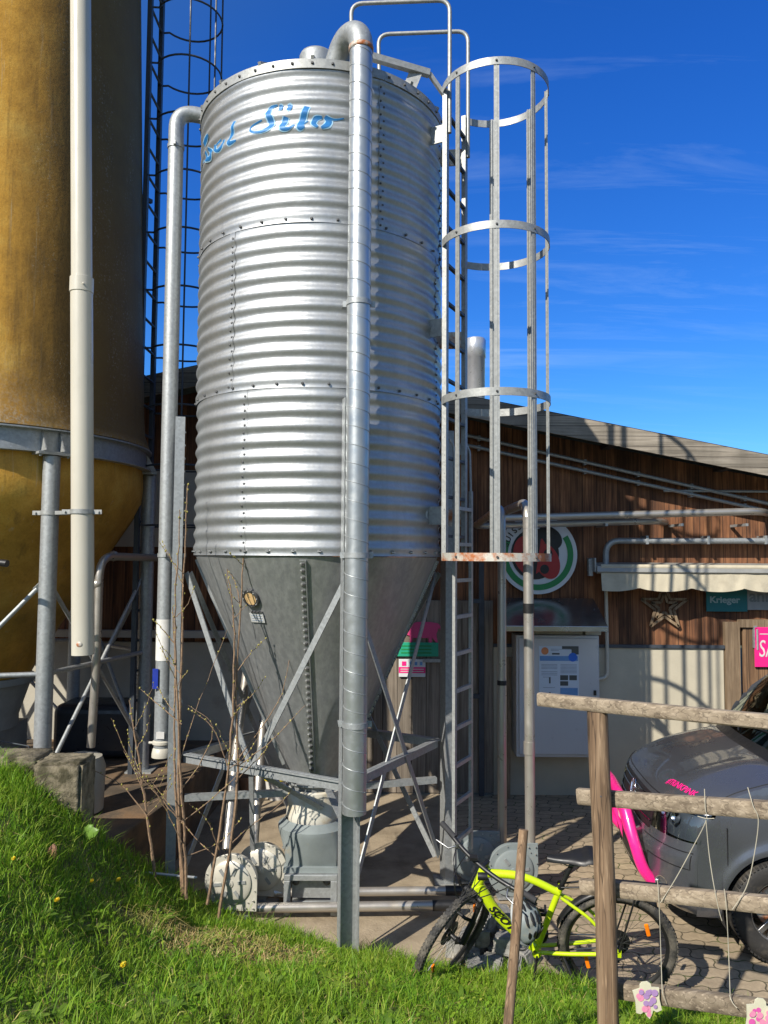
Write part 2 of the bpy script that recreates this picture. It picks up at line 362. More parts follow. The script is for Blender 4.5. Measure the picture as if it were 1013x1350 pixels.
# ochre fibreglass of the tall silo: fibre mottling, pale run marks, dark algae near the ring
def grp():
    m, nt, b = new_mat('ochre_fibreglass'); v = coords(nt)
    c = ramp(nt, noise(nt, v, 2.5, 8, .7), [(.3, (.36, .18, .02)), (.5, (.58, .31, .045)), (.72, (.70, .44, .09))])
    c = mixc(nt, math_(nt, 'MULTIPLY', ramp(nt, noise(nt, v, 60, 3), [(.45, (0, 0, 0)), (.8, (1, 1, 1))]), .35), c, (.20, .10, .02))
    st = noise(nt, coords(nt, (7, 7, .35)), 1.6, 5, .7)
    c = mixc(nt, math_(nt, 'MULTIPLY', ramp(nt, st, [(.56, (0, 0, 0)), (.78, (1, 1, 1))]), .75), c, (.10, .062, .020))
    st2 = noise(nt, coords(nt, (11, 11, .3)), 1.3, 4, .8)
    c = mixc(nt, math_(nt, 'MULTIPLY', ramp(nt, st2, [(.60, (0, 0, 0)), (.74, (1, 1, 1))]), .6), c, (.55, .46, .30))
    s = N(nt, 'ShaderNodeSeparateXYZ'); L(nt, v, s.inputs[0])
    # speckled lichen just above the support ring (local z 3.2 .. 3.9)
    zf = math_(nt, 'DIVIDE', math_(nt, 'SUBTRACT', s.outputs['Z'], 3.16), .75)
    lo = ramp(nt, zf, [(.0, (0, 0, 0)), (.02, (1, 1, 1)), (.25, (.45, .45, .45)), (1, (0, 0, 0))])
    sp = ramp(nt, noise(nt, v, 45, 3, .7), [(.42, (0, 0, 0)), (.6, (1, 1, 1))])
    c = mixc(nt, math_(nt, 'MULTIPLY', lo, math_(nt, 'ADD', math_(nt, 'MULTIPLY', sp, .5), .35)), c, mixc(nt, sp, (.10, .085, .05), (.36, .34, .29)))
    # green algae on the hopper
    al = ramp(nt, math_(nt, 'DIVIDE', s.outputs['Z'], 3.0), [(.55, (1, 1, 1)), (.93, (0, 0, 0))])
    c = mixc(nt, math_(nt, 'MULTIPLY', math_(nt, 'MULTIPLY', al, ramp(nt, noise(nt, v, 1.5, 5), [(.3, (.3,) * 3), (.7, (1, 1, 1))])), .75), c, (.10, .082, .012))
    # darker towards positive X, with an uneven edge and pale lichen specks
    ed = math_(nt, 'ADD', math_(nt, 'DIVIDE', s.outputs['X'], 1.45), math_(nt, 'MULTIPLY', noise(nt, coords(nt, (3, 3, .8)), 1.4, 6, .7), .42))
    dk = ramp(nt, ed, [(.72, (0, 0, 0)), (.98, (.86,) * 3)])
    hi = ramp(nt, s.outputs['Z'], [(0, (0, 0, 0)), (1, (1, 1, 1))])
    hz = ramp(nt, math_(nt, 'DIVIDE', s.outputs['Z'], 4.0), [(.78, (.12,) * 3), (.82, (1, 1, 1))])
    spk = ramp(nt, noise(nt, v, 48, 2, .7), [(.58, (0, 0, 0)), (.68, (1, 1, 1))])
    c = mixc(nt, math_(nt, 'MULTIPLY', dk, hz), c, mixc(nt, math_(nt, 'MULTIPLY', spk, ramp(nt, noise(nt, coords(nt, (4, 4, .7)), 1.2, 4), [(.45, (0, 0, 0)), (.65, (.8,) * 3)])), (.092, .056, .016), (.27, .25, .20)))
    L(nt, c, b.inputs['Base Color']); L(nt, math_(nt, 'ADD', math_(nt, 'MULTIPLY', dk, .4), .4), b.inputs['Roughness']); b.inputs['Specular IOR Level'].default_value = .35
    bumpn(nt, noise(nt, v, 30, 4), .25, .01, b); return m
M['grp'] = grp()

# pavers: interlocking wavy blocks with mossy joints
def pavers():
    m, nt, b = new_mat('concrete_pavers'); t = N(nt, 'ShaderNodeTexCoord'); s = N(nt, 'ShaderNodeSeparateXYZ')
    mp = N(nt, 'ShaderNodeMapping'); mp.inputs['Rotation'].default_value = (0, 0, R(8)); L(nt, t.outputs['Object'], mp.inputs['Vector']); L(nt, mp.outputs[0], s.inputs[0])
    w1 = math_(nt, 'MULTIPLY', math_(nt, 'SINE', math_(nt, 'MULTIPLY', s.outputs['Y'], 2 * PI / .125)), .011)
    w2 = math_(nt, 'MULTIPLY', math_(nt, 'SINE', math_(nt, 'MULTIPLY', s.outputs['X'], 2 * PI / .125)), .011)
    cb = N(nt, 'ShaderNodeCombineXYZ'); L(nt, math_(nt, 'ADD', s.outputs['X'], w1), cb.inputs[0]); L(nt, math_(nt, 'ADD', s.outputs['Y'], w2), cb.inputs[1])
    br = N(nt, 'ShaderNodeTexBrick'); L(nt, cb.outputs[0], br.inputs['Vector'])
    br.inputs['Scale'].default_value = 1; br.inputs['Brick Width'].default_value = .25; br.inputs['Row Height'].default_value = .125; br.inputs['Mortar Size'].default_value = .006; br.inputs['Mortar Smooth'].default_value = .3
    br.inputs['Color1'].default_value = (.40, .315, .21, 1); br.inputs['Color2'].default_value = (.30, .24, .165, 1); br.inputs['Mortar'].default_value = (.10, .082, .05, 1)
    v = coords(nt)
    c = mixc(nt, 1.0, br.outputs['Color'], ramp(nt, noise(nt, v, 14, 6, .7), [(.3, (.72,) * 3), (.7, (1.2,) * 3)]), 'MULTIPLY')
    c = mixc(nt, math_(nt, 'MULTIPLY', ramp(nt, noise(nt, v, 1.1, 4), [(.5, (0, 0, 0)), (.75, (1, 1, 1))]), .45), c, (.17, .13, .085))
    L(nt, mixc(nt, math_(nt, 'MULTIPLY', math_(nt, 'MULTIPLY', br.outputs['Fac'], ramp(nt, noise(nt, v, 3, 4), [(.5, (0, 0, 0)), (.62, (1, 1, 1))])), .8), c, (.10, .13, .03)), b.inputs['Base Color'])
    b.inputs['Roughness'].default_value = .95
    h = math_(nt, 'SUBTRACT', math_(nt, 'MULTIPLY', noise(nt, v, 60, 4), .3), br.outputs['Fac']); bumpn(nt, h, .6, .012, b)
    return m
M['pavers'] = pavers()
M['soil'] = pm('turf_soil', (.085, .10, .025), .95, 0, .4, 8, .6, 40, (.13, .085, .035), 2.2, .52, .66)
M['field'] = pm('meadow', (.10, .105, .05), .95, 0, .3, 3)

def blade_mat(name, stops, trans=.45):
    m, nt, b = new_mat(name); g = N(nt, 'ShaderNodeNewGeometry')
    c = ramp(nt, g.outputs['Random Per Island'], stops)
    c = mixc(nt, ramp(nt, noise(nt, coords(nt), 2.3, 4), [(.35, (0, 0, 0)), (.7, (.6,) * 3)]), c, (.25, .34, .03))
    L(nt, c, b.inputs['Base Color']); b.inputs['Roughness'].default_value = .5; b.inputs['Specular IOR Level'].default_value = .3
    tr = N(nt, 'ShaderNodeBsdfTranslucent'); L(nt, c, tr.inputs['Color']); mx = N(nt, 'ShaderNodeMixShader'); mx.inputs[0].default_value = trans
    L(nt, b.outputs[0], mx.inputs[1]); L(nt, tr.outputs[0], mx.inputs[2]); L(nt, mx.outputs[0], nt.nodes['Material Output'].inputs['Surface']); return m
M['grass'] = blade_mat('grass_blades', [(0, (.07, .20, .014)), (.4, (.165, .37, .022)), (.8, (.285, .48, .035)), (1, (.46, .50, .09))])
M['deadgrass'] = blade_mat('dead_grass', [(0, (.28, .17, .07)), (.6, (.50, .36, .16)), (1, (.62, .50, .26))], .15)

# van paint and glass
m, nt, b = new_mat('anthracite_metallic'); b.inputs['Metallic'].default_value = .65; b.inputs['Roughness'].default_value = .36
b.inputs['Coat Weight'].default_value = 1; b.inputs['Coat Roughness'].default_value = .04
L(nt, ramp(nt, noise(nt, coords(nt), 900, 1), [(.3, (.105, .112, .13)), (.7, (.165, .172, .195))]), b.inputs['Base Color'])
L(nt, ramp(nt, noise(nt, coords(nt), 3, 5), [(.35, (.24,) * 3), (.7, (.36,) * 3)]), b.inputs['Roughness']); M['vanpaint'] = m
def glassmat(name, tint, refl=.0):
    m, nt, b = new_mat(name); nt.nodes.remove(b); tr = N(nt, 'ShaderNodeBsdfTransparent'); tr.inputs[0].default_value = c4(tint)
    gl = N(nt, 'ShaderNodeBsdfGlossy'); gl.inputs['Roughness'].default_value = .03; gl.inputs['Color'].default_value = (.9, 1, .93, 1)
    fr = N(nt, 'ShaderNodeFresnel'); fr.inputs['IOR'].default_value = 1.5; mx = N(nt, 'ShaderNodeMixShader')
    L(nt, math_(nt, 'ADD', fr.outputs[0], refl), mx.inputs[0]); L(nt, tr.outputs[0], mx.inputs[1]); L(nt, gl.outputs[0], mx.inputs[2]); L(nt, mx.outputs[0], nt.nodes['Material Output'].inputs['Surface']); return m
M['glass'] = glassmat('green_tinted_glass', (.56, .78, .66), .14)
M['lens'] = glassmat('headlight_lens', (.85, .88, .9), .05)

# ------------------------------------------------------------------ sky and sun
SUNV = Vector((.627 * .807, .779 * .807, -.5906)).normalized()
W = bpy.data.worlds.new('World'); S.world = W; W.use_nodes = True; wn = W.node_tree; bg = wn.nodes['Background']
sky = N(wn, 'ShaderNodeTexSky', sky_type='NISHITA'); sky.sun_disc = False
sky.sun_elevation = math.asin(-SUNV.z); sky.sun_rotation = math.atan2(-SUNV.x, -SUNV.y) % (2 * PI)
sky.air_density = 1.0; sky.dust_density = .25; sky.ozone_density = 3.0; sky.altitude = 600
hs = N(wn, 'ShaderNodeHueSaturation'); hs.inputs['Saturation'].default_value = 1.25; hs.inputs['Value'].default_value = 1.0; hs.inputs['Hue'].default_value = .507
L(wn, sky.outputs[0], hs.inputs['Color'])
tc = N(wn, 'ShaderNodeTexCoord'); sp = N(wn, 'ShaderNodeSeparateXYZ'); L(wn, tc.outputs['Generated'], sp.inputs[0])
zz = math_(wn, 'ADD', math_(wn, 'MAXIMUM', sp.outputs['Z'], 0), .12)
cb = N(wn, 'ShaderNodeCombineXYZ'); L(wn, math_(wn, 'DIVIDE', sp.outputs['X'], zz), cb.inputs[0]); L(wn, math_(wn, 'DIVIDE', sp.outputs['Y'], zz), cb.inputs[1])
mp = N(wn, 'ShaderNodeMapping'); mp.inputs['Rotation'].default_value = (0, 0, R(24)); mp.inputs['Scale'].default_value = (.62, 4.2, 1); mp.inputs['Location'].default_value = (3.1, .7, 0); L(wn, cb.outputs[0], mp.inputs['Vector'])
n1 = noise(wn, mp.outputs[0], 1.25, 14, .66, .7); n2 = noise(wn, cb.outputs[0], .55, 4, .5)
cl = math_(wn, 'MULTIPLY', ramp(wn, n1, [(.50, (0, 0, 0)), (.80, (1, 1, 1))]), ramp(wn, n2, [(.36, (0, 0, 0)), (.62, (1, 1, 1))]))
cl = math_(wn, 'MULTIPLY', cl, ramp(wn, math_(wn, 'ADD', sp.outputs['X'], .5), [(.5, (.1,) * 3), (.64, (1, 1, 1)), (.85, (1, 1, 1)), (1, (.2,) * 3)]))
# the sky is palest round the sun and deepest away from it
vd = N(wn, 'ShaderNodeVectorMath', operation='DOT_PRODUCT'); L(wn, tc.outputs['Generated'], vd.inputs[0]); vd.inputs[1].default_value = tuple(-SUNV)
near_sun = ramp(wn, math_(wn, 'ADD', math_(wn, 'MULTIPLY', vd.outputs['Value'], .5), .5), [(.42, (0, 0, 0)), (.68, (1, 1, 1))])
L(wn, mixc(wn, math_(wn, 'MULTIPLY', cl, .26), mixc(wn, 1.0, mixc(wn, near_sun, hs.outputs['Color'], mixc(wn, 1.0, sky.outputs[0], (.98, .97, .97), 'MULTIPLY')), mixc(wn, near_sun, ramp(wn, sp.outputs['Z'], [(.0, (.52, .80, .98)), (.22, (.40, .79, 1.13)), (.55, (.30, .76, 1.26))]), (1, 1, 1)), 'MULTIPLY'), (5.0, 6.4, 8.0)), bg.inputs['Color']); bg.inputs['Strength'].default_value = .108
sd = bpy.data.lights.new('sun', 'SUN'); sd.energy = 4.6; sd.angle = R(.53); sd.color = (1, .93, .82)
so = bpy.data.objects.new('sun', sd); COL.objects.link(so); so.rotation_euler = SUNV.to_track_quat('-Z', 'Y').to_euler(); so.location = (-8, -10, 12)
S.view_settings.view_transform = 'Standard'; S.view_settings.look = 'None'; S.view_settings.exposure = .5; S.view_settings.gamma = 1; S.view_settings.use_curve_mapping = False
S.cycles.max_bounces = 8; S.cycles.transparent_max_bounces = 12
# ================================================================== SETTING
WY = 9.2                                     # barn wall plane
b = MB(); b.bx(-400, 400, -300, 900, -.6, -.02); tag(b.build('terrain', M['field']), kind='structure')
b = MB(); b.bx(-1.7, 14, 2.6, WY + .2, -.018, 0); tag(b.build('yard', M['pavers'], origin=(0, 0, 0)), kind='structure')
# unseen hill ring, added to darken the silo's reflections and the sky fill
b = MB(); n = 90; vs = []
for i in range(n + 1):
    az = R(40 + 280 * i / n); hgt = 26 + 9 * math.sin(az * 3.1) + 4 * math.sin(az * 11) + 2 * math.sin(az * 29); e = min(1, min(i, n - i) / 8)
    for rr, zz in ((95, -.5), (120, .35 * hgt * e), (150, .8 * hgt * e), (190, hgt * e), (260, -.5)): vs.append((rr * math.sin(az), rr * math.cos(az), zz))
b.add(vs, [(i * 5 + j, i * 5 + j + 1, (i + 1) * 5 + j + 1, (i + 1) * 5 + j) for i in range(n) for j in range(4)], True)
tag(b.build('unseen_hills', pm('unseen_hillside', (.035, .05, .02), .95, 0, .5, .15), origin=(0, 0, 0)), kind='structure')
# sandy concrete pad under the feed silo, uneven outline
b = MB(); pts = []
for (x, y) in [(-1.95, 4.6), (-.2, 4.6), (.55, 4.75), (.72, 5.6), (.66, 6.5), (.74, 7.3), (.66, 9.19), (-1.95, 9.19)]: pts.append((x, y))
n = len(pts); b.add([(x, y, -.01) for x, y in pts] + [(x, y, .006) for x, y in pts], [tuple(range(n, 2 * n))] + [(i, (i + 1) % n, n + (i + 1) % n, n + i) for i in range(n)])
tag(b.build('silo_pad', M['pad'], origin=(0, 0, 0)), kind='structure')
# raised platform that carries the tall silo
b = MB()
top = [(-9, 5.62), (-2.32, 5.62), (-2.02, 5.95), (-1.86, 7.0), (-1.80, WY - .02), (-9, WY - .02)]; n = len(top)
def plat_z(x, y): return .60
b.add([(x, y, -.1) for x, y in top] + [(x, y, plat_z(x, y)) for x, y in top], [tuple(range(n, 2 * n))] + [(i, (i + 1) % n, n + (i + 1) % n, n + i) for i in range(n)])
tag(b.build('platform', M['platform'], bevel=.02, origin=(0, 0, 0)), kind='structure')

# ---- grass bank: height field that falls from the camera's terrace to the yard
edge_px = [(-260, 985, 1.38), (0, 1003, 1.30), (70, 1035, 1.16), (112, 1088, .95), (160, 1118, .72), (200, 1142, .50), (285, 1203, .10), (400, 1240, .02), (540, 1272, .015), (700, 1290, .01), (800, 1312, .01), (1013, 1348, .01), (1300, 1392, .0)]
EDGE = [atz(*e) for e in edge_px]
ex = np.array([e.x for e in EDGE]); ey = np.array([e.y for e in EDGE]); ez = np.array([e.z for e in EDGE])
o_ = np.argsort(ex); ex, ey, ez = ex[o_], ey[o_], ez[o_]
def bank_z(x, y):
    x = np.asarray(x, float); y = np.asarray(y, float)
    yb = np.interp(x, ex, ey); zb = np.interp(x, ex, ez)
    z0 = np.interp(x, [-4, -1.5, 2, 4], [1.34, 1.16, 1.06, .98]); t = np.clip((y - 1.7) / (yb - 1.7), 0, 1)
    z = z0 + (zb - z0) * (t * .8 + .2 * t * t)
    z = z + .022 * np.sin(x * 5.1 + 1.3) * np.sin(y * 4.3) * np.clip((yb - y) * 2, 0, 1) + .012 * np.sin(x * 13 + y * 9) * np.clip((yb - y) * 2, 0, 1)
    return np.where(y > yb, zb - (y - yb) * np.where(zb > .3, 4.0, .35), z)
gx = np.linspace(-5, 4.2, 150); gy = np.linspace(-1.5, 6.4, 130); GX, GY = np.meshgrid(gx, gy); GZ = bank_z(GX, GY)
b = MB(); nx = len(gx); vs = np.stack([GX, GY, GZ], -1).reshape(-1, 3)
fs = []
for j in range(len(gy) - 1):
    for i in range(nx - 1):
        k = j * nx + i
        if min(GZ[j, i], GZ[j + 1, i], GZ[j, i + 1]) > -.3: fs.append((k, k + 1, k + nx + 1, k + nx))
b.add([tuple(v) for v in vs], fs, True); tag(b.build('bank', M['soil'], origin=(0, 0, 0), weld=False), kind='structure')

def blades(name, mat, xs, ys, hs, ws, lean, label=None):
    n = len(xs); zs = bank_z(xs, ys) - .006; a = rng.uniform(0, 2 * PI, n); la = rng.uniform(0, 2 * PI, n); le = rng.uniform(*lean, n) * hs
    px = np.cos(a) * ws / 2; py = np.sin(a) * ws / 2; lx = np.cos(la) * le; ly = np.sin(la) * le
    P = np.zeros((n, 5, 3))
    P[:, 0] = np.stack([xs - px, ys - py, zs], -1); P[:, 1] = np.stack([xs + px, ys + py, zs], -1)
    P[:, 2] = np.stack([xs + px * .75 + lx * .35, ys + py * .75 + ly * .35, zs + hs * .6], -1); P[:, 3] = np.stack([xs - px * .75 + lx * .35, ys - py * .75 + ly * .35, zs + hs * .6], -1)
    P[:, 4] = np.stack([xs + lx, ys + ly, zs + hs * (1 - .25 * (le / hs) ** 2)], -1)
    me = bpy.data.meshes.new(name); me.vertices.add(5 * n); me.vertices.foreach_set('co', P.reshape(-1))
    base = np.arange(n) * 5
    q = np.stack([base, base + 1, base + 2, base + 3], -1); t = np.stack([base + 3, base + 2, base + 4], -1)
    loops = np.concatenate([q, t], 1).reshape(-1); me.loops.add(7 * n); me.loops.foreach_set('vertex_index', loops.astype(np.int32))
    me.polygons.add(2 * n); st = np.stack([np.arange(n) * 7, np.arange(n) * 7 + 4], -1).reshape(-1); me.polygons.foreach_set('loop_start', st.astype(np.int32))
    me.materials.append(mat); me.update(calc_edges=True); me.validate()
    o = bpy.data.objects.new(name, me); COL.objects.link(o); return tag(o, label, name.replace('_', ' '), kind='stuff')
def scatter(n, x0, x1, y0, over=.04):
    xs = rng.uniform(x0, x1, n); yb = np.interp(xs, ex, ey); ys = y0 + (yb + over - y0) * rng.uniform(0, 1, n) ** .9; return xs, ys
def bare(xs, ys):                              # dead patch at the foot of the saplings
    c1 = ((xs + .95) / .60) ** 2 + ((ys - 4.9) / .40) ** 2 + .5 * np.sin(xs * 9) * np.sin(ys * 11)
    return c1 < 1
xs, ys = scatter(120000, -3.4, 2.7, 2.3); k = ~(bare(xs, ys) & (rng.uniform(0, 1, len(xs)) < .82)); xs, ys = xs[k], ys[k]
tuft = np.sin(xs * 7.3 + 1.1 * np.sin(ys * 5)) * np.sin(ys * 6.1 + xs * 2) * .5 + .5; yb = np.interp(xs, ex, ey)
hh = rng.uniform(.022, .078, len(xs)) * (.6 + .85 * tuft) * np.where(yb - ys < .35, 1.35, 1.0) * np.where(xs < -1.9, 1.35, 1)
blades('grass', M['grass'], xs, ys, hh, rng.uniform(.003, .0062, len(xs)), (.2, 1.1), 'short green meadow grass covering the bank')
xs, ys = scatter(9000, -3.3, 2.6, 2.4); k = (rng.uniform(0, 1, len(xs)) < (np.where(xs < -.4, .9, .35))) & ~bare(xs, ys); xs, ys = xs[k], ys[k]
blades('tall_grass', M['grass'], xs, ys, rng.uniform(.07, .16, len(xs)), rng.uniform(.004, .007, len(xs)), (.3, 1.0), 'longer grass blades standing out of the bank')
xs = rng.uniform(-2.0, -.1, 9500); ys = rng.uniform(4.1, 5.8, 9500); k = bare(xs, ys) & (ys < np.interp(xs, ex, ey)); xs, ys = xs[k], ys[k]
x2, y2 = scatter(2600, -2.4, 2.4, 2.4); xs = np.concatenate([xs, x2]); ys = np.concatenate([ys, y2])
blades('dead_grass', M['deadgrass'], xs, ys, rng.uniform(.03, .085, len(xs)), rng.uniform(.003, .006, len(xs)), (.8, 2.4), 'dry straw coloured grass on the bare patch by the saplings')
# clover and broad weeds: small round leaves low in the turf
def weeds(n):
    b = MB()
    cx, cy = scatter(n // 9, -3.0, 2.4, 2.4, -.05)
    for x0, y0 in zip(cx, cy):
        for _ in range(9):
            x = x0 + random.gauss(0, .035); y = y0 + random.gauss(0, .035); z = float(bank_z(x, y)) + random.uniform(.012, .04); r = random.uniform(.006, .012); t = random.uniform(-.6, .6); u = random.uniform(-.6, .6)
            b.add([(x + r * math.cos(a), y + r * math.sin(a), z + r * (t * math.cos(a) + u * math.sin(a))) for a in (0, 1.05, 2.1, 3.14, 4.2, 5.24)], [(0, 1, 2, 3, 4, 5)])
    o = b.build('clover_ground_cover', M['grass'], origin=(0, 0, 0), weld=False); tag(o, 'small round clover leaves low in the turf', 'clover', kind='stuff')
weeds(9000)
def rosettes(n):                              # low broad leaved weeds between the blades
    b = MB(); cx, cy = scatter(n, -3.0, 2.3, 2.4, -.1)
    for x0, y0 in zip(cx, cy):
        z0 = float(bank_z(x0, y0)); r0 = random.uniform(.03, .075); k0 = random.randrange(5, 9)
        for k in range(k0):
            a = 2 * PI * k / k0 + random.uniform(-.3, .3); d = Vector((math.cos(a), math.sin(a), 0)); s = Vector((-d.y, d.x, 0)); ln = r0 * random.uniform(.7, 1.2); wd = ln * random.uniform(.16, .26); up_ = random.uniform(.35, .9); vs = []
            for i in range(5):
                t = i / 4; c = Vector((x0, y0, z0 + .01)) + d * ln * t + Vector((0, 0, ln * up_ * (t - .55 * t * t))); w = wd * math.sin(PI * (t * .9 + .08)) * (1.2 if i % 2 else .8); vs += [c - s * w, c + s * w]
            b.add(vs, [(2 * i, 2 * i + 1, 2 * i + 3, 2 * i + 2) for i in range(4)], True)
    tag(b.build('broad_leaf_weeds', M['weed'], origin=(0, 0, 0), weld=False), 'low broad leaved weeds scattered in the turf', 'weeds', kind='stuff')
M['weed'] = blade_mat('weed_leaves', [(0, (.05, .13, .015)), (.6, (.10, .20, .03)), (1, (.17, .26, .05))], .3)
rosettes(420)

# ================================================================== BARN
barn = thing('barn', 'low gabled timber barn on a pale rendered plinth behind the silos', 'barn', (0, WY, 0))
APX, APZ, SL = -1.5, 5.02, .192              # gable apex and slope
def eave(x): return APZ - abs(x - APX) * (SL if x > APX else .22)
b = MB()
xs = [-12, -1.95]; 
def wallpoly(x0, x1, z0): 
    pts = [(x0, z0), (x1, z0), (x1, eave(x1) - .12)]
    if x0 < APX < x1: pts.append((APX, eave(APX) - .12))
    pts.append((x0, eave(x0) - .12)); return pts
PZ = 1.74
b.prism(wallpoly(-12, 13, PZ), (0, WY, 0), (1, 0, 0), (0, 0, 1), -.14)
b.build('board_wall', M['barnwood'], barn)
b = MB(); b.bx(-12, -.62, WY - .05, WY + .12, -.1, PZ - .003); b.build('plinth', M['plinthL'], barn)
b = MB(); b.bx(1.3, 4.02, WY - .05, WY + .12, -.1, PZ - .003); b.bx(5.6, 13, WY - .05, WY + .12, -.1, PZ - .003); b.build('plinth', M['screed'], barn, bevel=.01)
b = MB(); b.bx(1.3, 4.02, WY - .075, WY - .051, PZ - .03, PZ + .008); b.build('drip_strip', M['steeldk'], barn)
# pale rendered panel and ledge, left part of the gable
b = MB(); b.bx(-4.6, -1.93, WY - .03, WY - .002, 2.86, 3.78); b.build('render_panel', M['render'], barn)
b = MB(); b.bx(-4.6, -1.7, WY - .16, WY - .052, 1.80, 1.88); b.build('ledge', M['render'], barn)
# plank doors that reach the ground behind the silo
d = MB(); d.bx(-.615, 1.295, WY - .06, WY - .004, .02, 2.25); d.bx(-.1, -.0, WY - .085, WY - .061, .02, 2.25); dd = d.build('plank_door', M['greyboards'], barn)
d = MB(); d.bx(4.25, 5.55, WY - .05, WY - .004, .02, 1.95); dr = d.build('door', M['doorwood'], barn)
d = MB(); d.bx(4.03, 4.20, WY - .08, WY - .004, .02, 2.02); d.bx(4.2, 5.59, WY - .08, WY - .004, 1.96, 2.05); d.build('door_frame', M['plank'], dr)
d = MB(); d.bx(4.36, 4.40, WY - .09, WY - .051, 1.72, 1.98); d.bx(4.402, 4.62, WY - .075, WY - .051, 1.79, 1.84); d.bx(4.53, 4.57, WY - .085, WY - .076, 1.70, 1.93); d.tube([(4.40, WY - .085, 1.70), (4.40, WY - .085, 1.94)], .014, 8); d.build('hinge', M['galv'], dr)
d = MB(); d.box((.62, WY - .1, 1.55), (.3, .02, .04)); d.build('hinge', M['galv'], dd)
# roof: sheet, barge boards, battens
b = MB(); OV = .55
for x0, x1 in ((-11, APX), (APX, 12)):
    s = (eave(x1) - eave(x0)) / (x1 - x0)
    b.add([(x, y, eave(x) + dz) for dz in (0, .05) for x, y in ((x0, WY - OV), (x1, WY - OV), (x1, WY + 12), (x0, WY + 12))], [(0, 1, 2, 3), (4, 5, 6, 7), (0, 1, 5, 4), (3, 2, 6, 7), (0, 3, 7, 4), (1, 2, 6, 5)])
rf = b.build('roof', M['roofsheet'], barn)
b = MB()
for x0, x1 in ((-11, APX - .002), (APX + .002, 12)):
    b.add([(x, y, eave(x) + dz) for y in (WY - OV - .03, WY - OV - .002) for x, dz in ((x0, -.20), (x1, -.20), (x1, .035), (x0, .035))], [(0, 1, 2, 3), (4, 5, 6, 7), (0, 1, 5, 4), (1, 2, 6, 5), (2, 3, 7, 6), (0, 3, 7, 4)])
b.build('barge_board', M['verge'], rf)
b = MB()
for x in np.arange(-9.5, 11, 1.35):
    if abs(x - APX) > .1: b.box((x, WY - OV / 2 + .02, eave(x) - .10), (.1, OV - .06, .12))
b.build('purlin_ends', M['roofsheet'], rf)
b = MB(); c = at(627, 520, 10.6); zt = at(627, 447, 10.6).z; b.lathe([(.135, c.z - .5), (.135, zt - .28)], 20, (c.x, c.y, 0)); b.lathe([(.135, zt - .28), (.146, zt - .27), (.146, zt - .03), (.13, zt), (.11, zt), (.11, zt - .2)], 20, (c.x, c.y, 0)); b.build('chimney', M['chim'], rf)
# gable conduits running under the verge
for k, off in enumerate((0, .11)):
    p = [at(612, 573 + 13 * k, WY - .1), at(1013, 664 + 10 * k, WY - .1)]; p.append(p[1] + (p[1] - p[0]) * .6)
    b = MB(); b.tube(p, .022, 8)
    for t in np.linspace(.05, 1.1, 7):
        q = p[0] + (p[1] - p[0]) * t; b.box((q.x, q.y + .045, q.z), (.03, .1, .06))
    tag(b.build('conduit_pipe', M['galv']), ['upper grey pipe running up the gable under the roof edge', 'lower grey pipe running up the gable under the roof edge'][k], 'pipe', 'pipes along the gable')
b = MB(); b.tube([at(875, 647, WY - .1), at(1013, 648, WY - .1), at(1150, 649, WY - .1)], .016, 8); tag(b.build('conduit_pipe', M['galv']), 'short thin horizontal pipe just above the steel feed pipes, on the right of the gable', 'pipe')
# hose from the awning rail: elbow tube above the awning
b = MB(); p = [at(799, 750, WY - .16), at(799, 713, WY - .16), at(1013, 713, WY - .16), at(1200, 713, WY - .16)]; b.tube(bend(p, .16, 8), .036, 12)
for x in (850, 930, 1005): b.box(at(x, 712, WY - .1), (.03, .2, .1))
tag(b.build('conduit_pipe', M['galv']), 'grey pipe with elbow end running right above the awning', 'pipe')
# ---- awning
aw = thing('awning', 'closed cream awning with scalloped edge on the barn wall', 'awning', at(900, 775, WY - .2))
A0, A1 = at(783, 748, WY - .22).x, 6.6; AZ = at(900, 742, WY - .22).z
b = MB(); b.prism([(0, 0), (.30, -.04), (.32, -.11), (.28, -.13), (0, -.05)], (A0, WY - .05, AZ), (0, -1, 0), (0, 0, 1), -(A1 - A0)); b.build('case', M['awnbox'], aw, bevel=.006)
b = MB(); nX = 150; xs = np.linspace(A0 + .05, A1, nX); zt = AZ - .135; vs = []
per = .60
for side in (0, 1):
    for x in xs:
        ph = ((x - A0 + .12) % per) / per; sc = .045 * abs(math.sin(PI * ph)) ** .7
        for kz in range(5):
            t = kz / 4; z = zt + .09 - (.24 + sc) * t
            y = WY - .335 - .035 * t + .010 * math.sin(x * 9) * t + .006 * math.sin(x * 31 + 3 * t) * t + side * .003; vs.append((x, y, z))
fs = []
for sd_ in (0, 1):
    o_ = sd_ * nX * 5
    fs += [(o_ + i * 5 + k, o_ + (i + 1) * 5 + k, o_ + (i + 1) * 5 + k + 1, o_ + i * 5 + k + 1) for i in range(nX - 1) for k in range(4)]
b.add(vs, fs, True); b.build('valance', M['awn'], aw, weld=False)
b = MB(); b.tube([(A0 + .05, WY - .33, zt + .085), (A1, WY - .33, zt + .085)], .03, 12); b.build('front_bar', M['awn'], aw)
b = MB(); b.box((A0 - .012, WY - .17, AZ - .03), (.02, .34, .16)); b.box((A0 - .04, WY - .22, AZ - .06), (.05, .06, .2)); b.build('end_bracket', M['galv'], aw, bevel=.005)
# ---- star made of rods
st = at(876, 800, WY - .05); b = MB()
for rr in (1.0, .56):
    pts = []
    for k in range(10):
        a = PI / 2 + k * PI / 5; r = (.285 if k % 2 == 0 else .115) * rr; pts.append(st + Vector((r * math.cos(a), 0, r * math.sin(a))))
    for k in range(10): b.bar(pts[k], pts[(k + 1) % 10], .03, .016, (0, 1, 0))
tag(b.build('star_ornament', M['plank']), 'openwork star ornament of pale rods on the barn boards', 'star')
